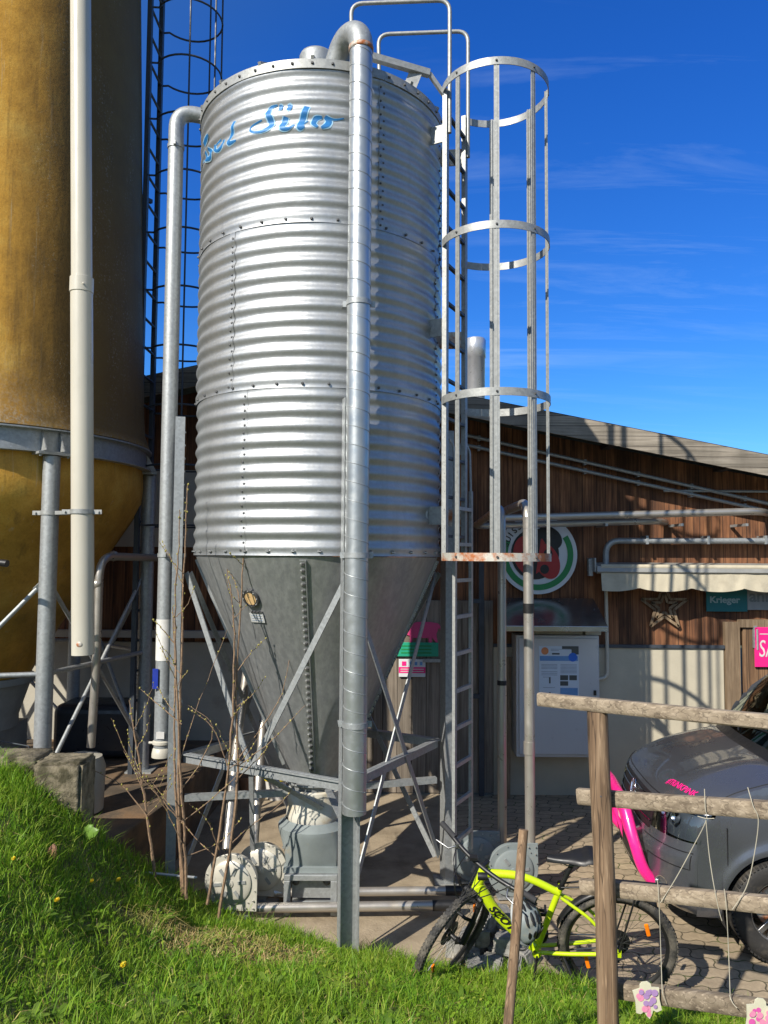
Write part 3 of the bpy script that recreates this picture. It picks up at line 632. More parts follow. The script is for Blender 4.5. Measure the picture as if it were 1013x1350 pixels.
# ---- signs under the awning
def board_sign(name, label, cat, px0, px1, py0, py1, mat, Y=WY - .03, th=.02):
    p0 = at(px0, py1, Y); p1 = at(px1, py0, Y)
    t = thing(name, label, cat, ((p0.x + p1.x) / 2, Y, p0.z)); b = MB(); b.bx(p0.x, p1.x, Y - th, Y, p0.z, p1.z); b.build('panel', mat, t, bevel=.003); return t, p0, p1
def put_text(body, size, o, mat, name, parent, u=(1, 0, 0), w=(0, 0, 1), off=.003, align='LEFT', bold=0, shear=0, sx=1):
    u, w = Vector(u), Vector(w); n = u.cross(w).normalized(); vs, fs = text_geo(body, size, .001, align, bold, shear)
    b = MB(); b.add([Vector(o) + u * v.x * sx + w * v.y + n * (off + v.z) for v in vs], fs); return b.build(name, mat, parent, weld=False)
t, p0, p1 = board_sign('shop_sign', 'teal sign reading Krieger, half under the awning edge', 'sign', 931, 984, 770, 806, M['teal'])
put_text('Krieger', .105, (p0.x + .035, WY - .05, p0.z + .105), M['letterpale'], 'lettering', t, bold=.003, sx=1.12)
t, p0, p1 = board_sign('shop_sign', 'pale grey sign with large grey letters, right of the teal sign', 'sign', 985, 1060, 770, 804, M['signgrey'])
put_text('ani', .20, (p0.x + .02, WY - .05, p0.z + .10), M['lettergrey'], 'lettering', t, bold=.004)
t, p0, p1 = board_sign('door_sign', 'bright pink sign with white capital letters on the barn door', 'sign', 995, 1055, 827, 879, M['pinkfilm'], WY - .07)
put_text('SA', .28, (p0.x + .04, WY - .09, p0.z + .12), M['whitepl'], 'lettering', t, shear=.12, sx=.62)
b = MB(); b.bx(p0.x + .06, p1.x - .04, WY - .0935, WY - .0915, p1.z - .085, p1.z - .075); b.build('rule_line', M['whitepl'], t)
# ---- round label sign with ladybird
c0 = at(708.5, 731, WY - .04); RS = .47
lg = thing('round_sign', 'round white label sign with red ladybird and green band on the barn wall', 'sign', c0)
b = MB(); b.lathe([(0, 0), (RS, 0), (RS, -.025), (0, -.025)], 64, c0, Matrix.Rotation(R(-90), 3, 'X'), smooth=False); b.build('disc', M['white'], lg)
YS = c0.y - .0275
def ringseg(r0, r1, a0, a1, n=40):
    pts = [(r1 * math.cos(R(a0 + (a1 - a0) * i / n)), r1 * math.sin(R(a0 + (a1 - a0) * i / n))) for i in range(n + 1)]
    return pts + [(r0 * math.cos(R(a1 + (a0 - a1) * i / n)), r0 * math.sin(R(a1 + (a0 - a1) * i / n))) for i in range(n + 1)]
def flat(b, poly, dy): b.prism(poly, (c0.x, YS - dy, c0.z), (1, 0, 0), (0, 0, 1), .002)
def ell(cx, cy, rx, ry, rot=0, n=36): return [(1.056 * (cx + rx * math.cos(t) * math.cos(rot) - ry * math.sin(t) * math.sin(rot)), 1.056 * (cy + rx * math.cos(t) * math.sin(rot) + ry * math.sin(t) * math.cos(rot))) for t in [2 * PI * i / n for i in range(n)]]
b = MB(); q = ringseg(.335 * RS / .445, .40 * RS / .445, -205, 33, 60)
nq = 61
b.add([(c0.x + x, YS - .003, c0.z + y) for x, y in q], [(i, i + 1, 2 * nq - 2 - i, 2 * nq - 1 - i) for i in range(nq - 1)]); b.build('band', M['darkgreen'], lg)
b = MB(); flat(b, ell(-.03, .005, .27, .285), .002); flat(b, ell(.13, .185, .155, .12, -.6), .0025); flat(b, [(-.245, -.12), (-.2, -.25), (-.16, -.2), (-.1, -.27), (-.1, -.1)], .0027); b.build('ladybird_body', M['ink'], lg)
b = MB(); flat(b, ell(-.105, -.01, .165, .225, .25), .005); flat(b, ell(.105, -.075, .135, .205, .35), .0052); flat(b, [(.0, .12), (.05, .19), (.085, .14), (.03, .08)], .0055); b.build('wing_cases', M['red'], lg)
b = MB()
for (x, y, r) in ((.115, .01, .05), (.075, -.165, .05), (-.135, -.02, .06), (-.09, -.16, .045), (-.12, .13, .04)): flat(b, ell(x, y, r, r * 1.05), .0075)
flat(b, [(.005, .2), (.04, .2), (-.03, -.27), (-.075, -.25)], .0078); b.build('spots', M['ink'], lg)
b = MB()
for i, ch in enumerate('SUISSE'):
    a = R(163 - i * 9.6); vs, fs = text_geo(ch, .10, .001, 'CENTER', .0015); u = Vector((math.sin(a), 0, -math.cos(a))); w = Vector((math.cos(a), 0, math.sin(a)))
    b.add([Vector((c0.x, YS - .003, c0.z)) + w * (.362 + v.y) + u * v.x + Vector((0, -.001, 0)) * (v.z > 0) for v in vs], fs)
b.build('lettering', M['ink'], lg, weld=False)
# ---- electric cabinet with poster, its rain hood and conduit
CY = 8.84; p0 = at(681, 998, CY); p1 = at(790, 838, CY)
cb_ = thing('electric_cabinet', 'tall grey wall cabinet with a poster on its door', 'cabinet', ((p0.x + p1.x) / 2, CY + .17, p0.z))
b = MB(); b.bx(p0.x, p1.x, CY, WY - .053, p0.z, p1.z); b.build('body', M['cabinet'], cb_, bevel=.008)
b = MB(); b.bx(p0.x + .03, p1.x - .015, CY - .022, CY - .002, p0.z + .035, p1.z - .03); dr_ = b.build('door', M['cabinet'], cb_, bevel=.006)
b = MB(); b.bx(p1.x - .075, p1.x - .045, CY - .034, CY - .024, p0.z + .70, p0.z + .755); b.build('lock', M['black'], dr_)
b = MB(); b.bx(p0.x + .15, p0.x + .78, CY + .06, WY - .06, p1.z + .003, p1.z + .14); b.bx(p0.x + .80, p0.x + .98, CY + .03, WY - .06, p1.z + .003, p1.z + .16); b.build('top_box', M['awn'], cb_, bevel=.005)
q0 = at(711, 924, CY - .024); q1 = at(763, 852, CY - .024); pw, ph = q1.x - q0.x, q1.z - q0.z
po = thing('poster', 'pale blue information poster taped to the grey cabinet door', 'poster', ((q0.x + q1.x) / 2, CY - .03, q0.z))
def pr(u0, u1, v0, v1, mat, lay, name):
    b = MB(); b.bx(q0.x + pw * u0, q0.x + pw * u1, CY - .0255 - .001 * lay, CY - .0245, q1.z - ph * v1, q1.z - ph * v0); return b.build(name, mat, po)
pr(0, 1, 0, 1, M['paper'], 1, 'sheet'); pr(.58, 1, .0, .06, M['pdark'], 2, 'header_block'); pr(.82, 1, .06, .15, M['pdark'], 2, 'header_block'); pr(.02, .98, .18, .27, M['pblue'], 2, 'header_band')
b = MB(); b.lathe([(0, 0), (.042, 0)], 24, (q0.x + pw * .15, CY - .0275, q1.z - ph * .09), Matrix.Rotation(R(90), 3, 'X')); b.build('orange_dot', M['porange'], po)
b = MB(); b.lathe([(0, 0), (.05, 0)], 24, (q0.x + pw * .85, CY - .029, q1.z - ph * .20), Matrix.Rotation(R(90), 3, 'X')); b.build('blue_dot', M['pb2'], po)
b = MB()
for (u0, u1, v) in [(.3, .8, .05), (.3, .5, .075)] + [(.06, .46, .33 + .025 * i) for i in range(4)] + [(.06, .46, .46 + .03 * i) for i in range(3)] + [(.54, .95, .33 + .025 * i) for i in range(7)] + [(.1, .4, .75), (.1, .3, .56)]:
    b.bx(q0.x + pw * u0, q0.x + pw * u1, CY - .0277, CY - .0264, q1.z - ph * (v + .012), q1.z - ph * v)
b.build('lettering', M['pline'], po)
b = MB()
for (u0, u1, v0, v1) in [(.53, .73, .53, .62), (.76, .95, .53, .62), (.53, .73, .64, .72), (.25, .29, .56, .68), (.25, .29, .84, .96)]: b.bx(q0.x + pw * u0, q0.x + pw * u1, CY - .0277, CY - .0264, q1.z - ph * v1, q1.z - ph * v0)
b.bx(q0.x + pw * .33, q0.x + pw * .52, CY - .0277, CY - .0264, q1.z - ph * .155, q1.z - ph * .125)
b.build('picture_prints', M['pdark'], po); pr(.53, .97, .76, .98, M['pblue'], 2, 'footer_block')
h0 = at(670, 829, 8.55); h1 = at(802, 822, 8.55); hb = at(665, 788, WY - .06)
b = MB(); fz = (h0.z + h1.z) / 2; X0, X1 = h0.x - .03, h1.x
b.add([(X0, 8.55, fz), (X1, 8.55, fz), (X1, WY - .056, hb.z), (X0, WY - .056, hb.z), (X0, 8.55, fz - .06), (X1, 8.55, fz - .06), (X1, WY - .056, hb.z - .06), (X0, WY - .056, hb.z - .06)], [(0, 1, 2, 3), (4, 5, 6, 7), (0, 1, 5, 4), (1, 2, 6, 5), (2, 3, 7, 6), (3, 0, 4, 7)])
tag(b.build('rain_hood', M['hoodsteel'], bevel=.004), 'sloping stainless rain hood fixed above the grey cabinet', 'rain hood')
b = MB(); p = [at(799, 772, WY - .1), at(801, 872, WY - .1), at(801, 893, WY - .1), at(786, 896, WY - .1)]; b.tube(bend(p, .09, 6), .022, 10)
tag(b.build('conduit_pipe', M['whitepipe']), 'thin pale conduit bending into the side of the grey cabinet', 'pipe')
# ---- pig cutout and notices on the plank door
pg = at(558, 833, WY - .075)
def sil(pts): return pts
pig = [(-.2, -.06), (-.2, -.17), (-.165, -.17), (-.155, -.09), (.08, -.09), (.085, -.17), (.13, -.17), (.14, -.08), (.2, -.17), (.225, -.17), (.2, -.03), (.235, .06), (.27, .02), (.3, .05), (.29, .09), (.27, .075), (.225, .13), (.1, .15), (-.08, .15), (-.2, .12), (-.27, .1), (-.3, .0), (-.27, -.03)]
b = MB(); b.prism([(x * .78, y * .78) for x, y in pig], (pg.x, pg.y, pg.z), (1, 0, 0), (0, 0, 1), .012); tag(b.build('pig_cutout', M['pigpink'], tri=True), 'pink wooden pig cutout standing on the green notice', 'pig sign')
t, p0, p1 = board_sign('notice', 'green notice board below the pink pig', 'notice', 520, 578, 847, 865, M['green'], WY - .075)
b = MB()
for k in range(3): b.bx(p0.x + .08, p1.x - .08, p0.y - .0225, p0.y - .021, p0.z + .035 + .04 * k, p0.z + .05 + .04 * k)
b.build('lettering', M['darkgreen'], t)
t, p0, p1 = board_sign('notice', 'small white and pink notice below the green one', 'notice', 526, 561, 869, 892, M['white'], WY - .075)
b = MB(); b.bx(p0.x, p1.x, p0.y - .0225, p0.y - .021, p0.z + .045, p0.z + .115); b.build('pink_band', M['pinkfilm'], t)
b = MB()
for k in range(2): b.bx(p0.x + .02, p1.x - .02, p0.y - .0245, p0.y - .023, p0.z + .06 + .026 * k, p0.z + .069 + .026 * k)
b.build('lettering', M['whitepl'], t)
b = MB(); b.box((p0.x + .06, p0.y - .0225, p1.z - .05), (.05, .003, .05)); b.build('mark', M['pinkfilm'], t)
b = MB()
for k in range(3): b.box((p0.x + .14 + .06 * k, p0.y - .0225, p1.z - .05), (.03, .003, .04))
b.build('pictogram', M['pblue'], t)
# ================================================================== CORRUGATED FEED SILO
SX, SY, SR = -.544, 6.427, 1.008
Z0, Z1 = 2.76, 6.36; TH = (Z1 - Z0) / 3
silo = thing('feed_silo', 'corrugated galvanised feed silo on channel legs with blue brush lettering', 'silo', (SX, SY, 0))
def cyl(a, r, z): return Vector((SX + r * math.cos(a), SY + r * math.sin(a), z))
PITCHC = TH / 11
def wall_r(z):
    k = min(int((z - Z0) / TH), 2); t = (z - Z0 - k * TH) / TH
    e = min(1, min(t, 1 - t) * 18)
    return SR + .0045 * k + e * .0088 * math.sin(2 * PI * (t * 11) - PI / 2) + (1 - e) * .004
DENT = rng.uniform(-1, 1, 40)
for k in range(3):
    b = MB(); nz = 11 * 10; na = 160; vs = []
    for i in range(nz + 1):
        z = Z0 + TH * k + TH * (i / nz) * .9999
        r = wall_r(z)
        for j in range(na):
            a = 2 * PI * j / na
            d = .0022 * math.sin(3 * a + 2 * z + k) + .0016 * math.sin(7 * a - 3.1 * z + 2 * k) + .0009 * math.sin(17 * a + 5 * z)
            vs.append(cyl(a, r + d, z))
    fs = [(i * na + j, i * na + (j + 1) % na, (i + 1) * na + (j + 1) % na, (i + 1) * na + j) for i in range(nz) for j in range(na)]
    b.add(vs, fs, True, 0)
    zt = Z0 + TH * (k + 1); zb = Z0 + TH * k
    for j in range(34):                     # bolts of the horizontal seam at the foot of the tier
        a = 2 * PI * j / 34 + .05 * k; b.ball(cyl(a, SR + .0045 * k + .010, zb + (.025 if k else .03)), .0115, 6, m=1)
        b.ball(cyl(a, SR + .0045 * k + .0085, zb + (.025 if k else .03)), (.02, .02, .006), 6, m=2) if k == 0 else None
    seams = ((R(-118), R(-12)), (R(-126), R(-20)), (R(-60), R(-14)))[k]
    for a in seams:                         # vertical lap seams with two rows of bolts
        for i in range(22):
            z = zb + TH * (i + .7) / 22.6; b.ball(cyl(a + (.010 if i % 2 else -.010), wall_r(z) + .004, z), .0095, 6, m=1)
        b.add([cyl(a + da, wall_r(zb + TH * (i / 110) * .9999) + .003, zb + TH * i / 110 * .9999) for i in range(111) for da in (-.026, .026)], [(2 * i, 2 * i + 1, 2 * i + 3, 2 * i + 2) for i in range(110)], True, 0)
    b.build('wall_tier', [M['silo'], M['bolt'], M['boltl']], silo, weld=False)
# rim ring, roof, manhole hat
b = MB(); b.lathe([(SR + .02, Z1 - .055), (SR + .027, Z1 - .055), (SR + .027, Z1 + .015), (SR - .02, Z1 + .03)], 96, (SX, SY, 0), m=0)
for j in range(44):
    a = 2 * PI * j / 44; b.ball(cyl(a, SR + .03, Z1 - .02), .012, 6, m=1)
b.build('rim_ring', [M['zinc'], M['bolt']], silo)
b = MB(); RZ = .44
for j in range(16):
    a = 2 * PI * j / 16; a2 = a + 2 * PI / 16
    b.add([cyl(a, SR + .03, Z1 + .012), cyl(a2, SR + .03, Z1 + .012), cyl(a2, .2, Z1 + RZ), cyl(a, .2, Z1 + RZ)], [(0, 1, 2, 3)])
    b.bar(cyl(a, SR + .03, Z1 + .02), cyl(a, .2, Z1 + RZ + .01), .025, .03)
roof = b.build('roof', M['zinc'], silo)
b = MB(); b.lathe([(.23, Z1 + RZ - .06), (.24, Z1 + RZ + .02), (.235, Z1 + RZ + .05), (.1, Z1 + RZ + .13), (0, Z1 + RZ + .15)], 28, (SX, SY, 0)); b.build('hatch', M['zinc'], roof)
hp = at(418, 74, 5.75); b = MB(); b.lathe([(.13, hp.z - .16), (.135, hp.z - .02), (.125, hp.z), (.05, hp.z + .03), (0, hp.z + .035)], 24, (hp.x, hp.y, 0)); b.build('vent_hat', M['galv'], roof)
# hopper
ZB = .97
def hop_r(z): return .21 + (SR - .012 - .21) * (z - ZB) / (Z0 - ZB)
b = MB(); zs = [ZB - .05] + list(np.linspace(ZB, Z0 - .005, 14)); vs = []; na = 96
for z in zs:
    for j in range(na):
        a = 2 * PI * j / na; rr = hop_r(max(z, ZB)) + .004 * math.sin(6 * a + z * 2) * min(1, (z - ZB) * 2 if z > ZB else 0); vs.append(cyl(a, rr, z))
b.add(vs, [(i * na + j, i * na + (j + 1) % na, (i + 1) * na + (j + 1) % na, (i + 1) * na + j) for i in range(len(zs) - 1) for j in range(na)], True, 0)
for a in (R(-91.5), R(-172), R(-8), R(70), R(140)):          # raised lap seams with a row of bolts
    rad = Vector((math.cos(a), math.sin(a), 0)); tn = Vector((-math.sin(a), math.cos(a), 0))
    p, q = cyl(a, hop_r(ZB + .1), ZB + .1), cyl(a, hop_r(Z0 - .03), Z0 - .03); nrm = (q - p).cross(tn).normalized() * -1
    if nrm.dot(rad) < 0: nrm = -nrm
    b.bar(p + nrm * .004, q + nrm * .004, .05, .012, nrm, m=0); b.bar(p + nrm * .012 + tn * .02, q + nrm * .012 + tn * .02, .008, .022, nrm, m=0)
    for i in range(34):
        c = p + (q - p) * ((i + .5) / 34) + nrm * .016; b.box(c, (.018, .018, .018), Matrix((tn, (q - p).normalized(), nrm)).transposed(), m=1)
        b.box(c + tn * -.012, (.02, .012, .010), Matrix((tn, (q - p).normalized(), nrm)).transposed(), m=2)
hopper = b.build('hopper', [M['cone'], M['bolt'], M['boltl']], silo, weld=False)
def on_hopper(px, py, off=.006):
    d = ray(px, py); o = Vector((0, 0, CAMZ)); lo, hi = 4.5, 6.4
    f = lambda Y: (lambda p: math.hypot(p.x - SX, p.y - SY) - hop_r(p.z))(o + d * (Y / d.y))
    for _ in range(50):
        m_ = (lo + hi) / 2
        if f(m_) > 0: lo = m_
        else: hi = m_
    p = o + d * (lo / d.y); a = math.atan2(p.y - SY, p.x - SX); sl = math.atan2(SR - .222, Z0 - ZB)
    n = Vector((math.cos(a) * math.cos(sl), math.sin(a) * math.cos(sl), -math.sin(sl))); t = Vector((-math.sin(a), math.cos(a), 0)); return p + n * off, n, t
p, n, t = on_hopper(332, 788); MM = Matrix((t, n.cross(t), n)).transposed()
b = MB(); b.lathe([(0, .012), (.05, .012), (.052, .006)], 24, p, MM, m=1); b.lathe([(.05, .006), (.053, .016), (.07, .014), (.071, -.004)], 24, p, MM, m=0)
for k in range(8): b.ball(p + MM @ Vector((.062 * math.cos(k * PI / 4), .062 * math.sin(k * PI / 4), .016)), .006, 6, m=2)
b.build('inspection_port', [M['bolt'], M['port'], M['boltl']], hopper)
p, n, t = on_hopper(340, 814); up = n.cross(t); MM = Matrix((t, up, n)).transposed()
b = MB(); b.box(p, (.125, .075, .004), MM); b.box(p + up * .045 + t * .01, (.1, .012, .012), MM, 1)
for k in range(3): b.box(p + up * (.02 - .02 * k) + n * .003, (.1, .003, .002), MM, 2)
b.build('data_plate', [M['plate'], M['bolt'], M['pline']], hopper)
# painted lettering: brush strokes laid on the corrugated wall
def on_wall(px, py):
    d = ray(px, py); o = Vector((0, 0, CAMZ)); ax, ay = o.x - SX, o.y - SY; r = SR + .009
    A = d.x * d.x + d.y * d.y; B = 2 * (ax * d.x + ay * d.y); C_ = ax * ax + ay * ay - r * r; disc = B * B - 4 * A * C_
    if disc < 0: return None
    t_ = (-B - math.sqrt(disc)) / (2 * A); p = o + d * t_; return math.atan2(p.y - SY, p.x - SX) * SR, p.z
def stroke(b, pts, ws, lay, k=1.0):
    q = []
    for zx, zy in pts:
        h = on_wall(250 + zx / 4.605, 110 + zy / 4.605)
        if h: q.append(Vector((h[0], h[1], 0)))
    if len(q) < 2: return
    c = smoothline(q, 14); n = len(c); wsm = np.interp(np.linspace(0, 1, n), np.linspace(0, 1, len(ws)), ws) * k; nw = 9; vs = []
    for i in range(n):
        d = (c[min(i + 1, n - 1)] - c[max(i - 1, 0)]); d.normalize(); nn = Vector((-d.y, d.x, 0))
        for j in range(nw):
            v = c[i] + nn * wsm[i] * (j / (nw - 1) - .5); z = min(max(v.y, Z0 + 2 * TH + .001), Z1 - .06); vs.append(cyl(v.x / SR, wall_r(z) + .0035 + .0015 * lay, z))
    b.add(vs, [(i * nw + j, i * nw + j + 1, (i + 1) * nw + j + 1, (i + 1) * nw + j) for i in range(n - 1) for j in range(nw - 1)], True)
ST = [([(535, 132), (495, 148), (480, 180), (492, 220), (496, 258), (455, 292), (400, 301), (370, 287), (376, 262), (442, 226)], (.012, .03, .055, .06, .055, .03, .022, .02, .018, .012)),
      ([(542, 143), (553, 145), (566, 147)], (.04, .055, .04)), ([(592, 146), (607, 147), (622, 149)], (.05, .07, .05)),
      ([(588, 205), (575, 240), (566, 272), (600, 279), (640, 255)], (.05, .06, .055, .03, .014)), ([(714, 138), (692, 205), (672, 268), (700, 266)], (.055, .055, .06, .02)), ([(690, 255), (720, 225)], (.015, .01)),
      ([(806, 206), (768, 214), (755, 245), (778, 270)], (.02, .05, .05, .02)), ([(822, 204), (846, 226), (836, 255), (800, 274)], (.03, .06, .06, .02)), ([(832, 208), (882, 219), (938, 214)], (.028, .018, .01)),
      ([(272, 228), (264, 290), (248, 330), (246, 366), (288, 350)], (.04, .035, .04, .045, .015)), ([(150, 375), (156, 395), (176, 412), (202, 382), (206, 340)], (.025, .04, .03, .045, .03)), ([(156, 378), (192, 342)], (.015, .02)),
      ([(101, 418), (106, 460), (131, 454), (134, 420), (116, 398)], (.04, .05, .04, .05, .03)), ([(118, 312), (90, 375), (72, 440)], (.02, .05, .05)), ([(70, 440), (87, 480), (76, 522), (66, 548)], (.05, .06, .06, .04))]
for lay, mat, k, nm in ((0, M['blueL'], 1.05, 'lettering_outline'), (1, M['blueD'], .72, 'lettering')):
    b = MB()
    for pts, ws in ST: stroke(b, pts, ws, lay, k)
    b.build(nm, mat, silo, weld=False)
# legs: channels with the web outwards
LEGA = [R(-73.6), R(15), R(105), R(195)]; LR = 1.10
def legp(i, z, r=LR): return Vector((SX + r * math.cos(LEGA[i]), SY + r * math.sin(LEGA[i]), z))
for i in range(4):
    a = LEGA[i]; tn = Vector((-math.sin(a), math.cos(a), 0)); rad = Vector((math.cos(a), math.sin(a), 0)); b = MB()
    b.channel(legp(i, .01), legp(i, 3.86), .135, .075, .006, -rad); b.box(legp(i, .016) - rad * -.03, (.2, .2, .012))
    for z in np.arange(2.9, 3.8, .105): b.ball(legp(i, z) + tn * .03, .011, 6)
    b.build('leg', M['galv'], silo)
b = MB(); nxt = [(0, 1), (1, 2), (2, 3), (3, 0)]; braces = []
for i, j in nxt:
    if (i, j) == (3, 0):            # front left face: V brace on a node of the cross rail, a post and a stay below it
        nd = (legp(3, 1.17, LR - .06) * .56 + legp(0, 1.17, LR - .06) * .44); od = Vector((math.cos(R(-120)), math.sin(R(-120)), 0))
        s = MB(); s.bar(legp(3, 1.17, LR - .05), legp(0, 1.17, LR - .05), .012, .075, (0, 0, 1)); s.bar(legp(3, 1.2, LR - .05), legp(0, 1.2, LR - .05), .06, .012, (0, 0, 1)); s.build('cross_rail', M['galv'], silo)
        for p, q in ((legp(3, 2.62, LR - .035), nd), (legp(0, 2.62, LR - .065), nd), (nd, at(334, 1163, 6.42)), (nd + Vector((0, .01, 0)), Vector((SX + .08, SY - .32, .80)))): s = MB(); s.bar(p, q, .045, .010, od); s.build('brace', M['galv'], silo)
        continue
    s = MB(); s.bar(legp(i, 1.17, LR - .05), legp(j, 1.17, LR - .05), .012, .075, (0, 0, 1)); s.bar(legp(i, 1.2, LR - .05), legp(j, 1.2, LR - .05), .06, .012, (0, 0, 1)); s.build('cross_rail', M['galv'], silo)
    for (za, zb_, off) in ((2.62, .22, .0), (.22, 2.62, .03)):
        s = MB(); s.bar(legp(i, za, LR - .035 - off), legp(j, zb_, LR - .035 - off), .045, .010, Vector((math.cos((LEGA[i] + LEGA[j]) / 2), math.sin((LEGA[i] + LEGA[j]) / 2), 0))); s.build('brace', M['galv'], silo)
s = MB(); s.bar(legp(3, .86, LR - .06), Vector((SX - .12, SY - .1, .86)), .05, .05); s.bar(legp(0, .90, LR - .06), Vector((SX + .08, SY - .1, .93)), .05, .012); s.bar(legp(1, .86, LR - .06), Vector((SX + .12, SY, .86)), .05, .05); s.build('outlet_stay', M['galv'], silo)
# outlet boot under the hopper
b = MB(); C0 = (SX, SY - .12, 0)
b.lathe([(.24, .965), (.24, .95), (.21, .93), (.20, .86)], 36, (SX, SY - .06, 0)); ot = b.build('outlet_flange', M['galv'], silo)
boot = thing('feed_boot', 'milky dome and grey hopper boot on a sheet steel stand under the silo', 'feed boot', (SX, SY - .14, 0.006))
b = MB(); b.lathe([(.19, .91), (.215, .90), (.22, .75), (.225, .70), (.215, .655), (.205, .62)], 40, (SX, SY - .1, 0)); b.build('dome', M['dome'], boot)
b = MB(); n = 32; vs = []
for (kk, z, r, sq) in ((0, .68, .225, 0), (1, .655, .25, 0), (2, .63, .285, 0), (3, .60, .285, .0), (4, .36, .225, 1.0), (5, .355, .25, 1), (6, .315, .25, 1)):
    for j in range(n):
        a = 2 * PI * j / n; c_, s_ = math.cos(a), math.sin(a); m_ = max(abs(c_), abs(s_)); f = (1 - sq) + sq / m_ * .86; vs.append((SX + r * c_ * f, SY - .12 + r * s_ * f, z))
b.add(vs, [(i * n + j, i * n + (j + 1) % n, (i + 1) * n + (j + 1) % n, (i + 1) * n + j) for i in range(6) for j in range(n)], True); b.build('boot_hopper', M['greypl'], boot)
b = MB(); b.lathe([(.226, .66), (.246, .662), (.25, .645), (.24, .63)], 40, (SX, SY - .11, 0)); b.build('dusty_rim', M['pad'], boot)
b = MB(); x0, x1, y0, y1 = SX - .205, SX + .205, SY - .37, SY + .12
b.bx(x0, x1, y0, y1, .27, .313)
for x in (x0, x1 - .05):
    for y in (y0, y1 - .05): b.bx(x, x + .05, y, y + .05, .008, .269)
b.bx(x0 + .051, x1 - .051, y0 + .1, y0 + .11, .10, .268); b.bx(x0 + .051, x1 - .051, y0 + .1, y1, .06, .075); b.build('stand', M['galv'], boot, bevel=.004)
b = MB()
for x in (x0 + .085, x1 - .085): b.lathe([(.028, 0), (.028, .02), (.012, .035), (0, .035)], 12, (x, y0 + .09, .235), Matrix.Rotation(R(90), 3, 'X'))
b.build('wing_bolts', M['bolt'], boot)

# ================================================================== SPIRAL DUCT
DX, DY, DR = -.185, 5.255, .081
dz0, dz1 = at(468, 1072, DY).z, at(474, 62, DY).z
duct = thing('spiral_duct', 'spiral seam ventilation duct standing against the front of the feed silo', 'duct', (DX, DY, dz0))
b = MB(); turns = (dz1 - dz0) / .128; nz = 1400; na = 40; lean = .05; vs = []
# body with a raised helical seam
b.lathe([(DR, z) for z in np.linspace(dz0, dz1, 40)], na, (0, 0, 0)); b.v = [Vector((v.x + DX + lean * 0, v.y + DY, v.z)) for v in b.v]
b.lathe([(DR - .004, dz0), (DR - .004, dz0 + .3)], na, (DX, DY, 0)); b.build('duct_body', M['duct'], duct)
b = MB(); ns = int(turns * 36); pts = []
for i in range(ns + 1):
    a = 2 * PI * i / 36; z = dz0 + .01 + (dz1 - dz0 - .02) * i / ns; pts.append((DX + (DR + .0006) * math.cos(-a), DY + (DR + .0006) * math.sin(-a), z))
b.tube(pts, .0026, 5); b.build('seam', M['galv'], duct)
tc_ = Vector((SX - DX, SY - DY, 0)).normalized(); tc_ = Vector((-.62, .785, 0))
b = MB(); ER = .15; c = Vector((DX, DY, dz1)) + tc_ * ER
pts = [Vector((DX, DY, dz1 - .02))] + [c - tc_ * (ER * math.cos(t)) + Vector((0, 0, ER * math.sin(t) * 1.05)) for t in np.linspace(0, R(150), 16)]
e = pts[-1]; dd_ = (pts[-1] - pts[-2]).normalized(); pts.append(e + dd_ * .42)
b.tube(pts, DR + .004, 24); b.build('elbow', M['galv'], duct)
b = MB(); b.lathe([(DR + .003, dz1 - .035), (DR + .008, dz1 - .03), (DR + .008, dz1 - .005), (DR + .003, dz1)], 32, (DX, DY, 0)); b.build('elbow_joint', M['rust'], duct)
for z in (at(468, 955, DY).z, at(470, 732, DY).z, at(472, 400, DY).z):
    b = MB(); b.lathe([(DR + .001, z - .018), (DR + .006, z - .018), (DR + .006, z + .018), (DR + .001, z + .018)], 32, (DX, DY, 0))
    for sx in (-1, 1): b.box((DX + sx * (DR + .018), DY + .02, z), (.03, .012, .04))
    b.bar((DX - DR - .02, DY + .02, z), tuple(legp(0, z, LR - .01) - Vector((.06, 0, 0))), .03, .006); b.build('clamp', M['galv'], duct)

# ================================================================== FILL PIPE (bends over the silo rim)
FX, FY, FR = -1.80, 6.38, .064
fz0, fz1 = at(208, 985, FY).z, 6.24
fp = thing('fill_pipe', 'galvanised fill pipe with white sleeve bending into the top of the feed silo', 'pipe', (FX, FY, fz0 - .08))
b = MB(); bend_p = [(FX, FY, fz0), (FX, FY, 6.56), (FX + .32, FY + .06, 6.53), (SX - .72, FY + .1, 6.5)]
up = bend(bend_p, .26, 10); i1 = 1
b.tube([up[0], Vector((FX, FY, fz1))], FR, 24); b.build('pipe_run', M['galv'], fp)
b = MB(); b.tube([Vector((FX, FY, fz1 + .003))] + up[1:], FR + .001, 24); b.build('elbow', M['galv'], fp)
b = MB()
for z in (fz1, at(217, 732, FY).z, at(208, 921, FY).z): b.lathe([(FR + .001, z - .016), (FR + .007, z - .016), (FR + .007, z + .016), (FR + .001, z + .016)], 24, (FX, FY, 0)); b.box((FX + .01, FY - FR - .014, z), (.02, .025, .03))
q = up[-4]; b.build('clamp_ring', M['galv'], fp)
b = MB(); z = at(217, 732, FY).z; b.bar((FX + FR, FY, z), legp(3, z) + Vector((.02, 0, 0)), .02, .03); z = at(208, 918, FY).z; b.bar((FX + FR, FY, z), legp(3, z) + Vector((.02, 0, 0)), .02, .03); b.build('stand_off', M['galv'], fp)
b = MB(); za, zb_ = at(212, 816, FY).z, at(211, 870, FY).z; b.lathe([(FR + .0015, zb_), (FR + .003, zb_), (FR + .003, za), (FR + .0015, za)], 24, (FX, FY, 0)); b.build('white_sleeve', M['whitepl'], fp)
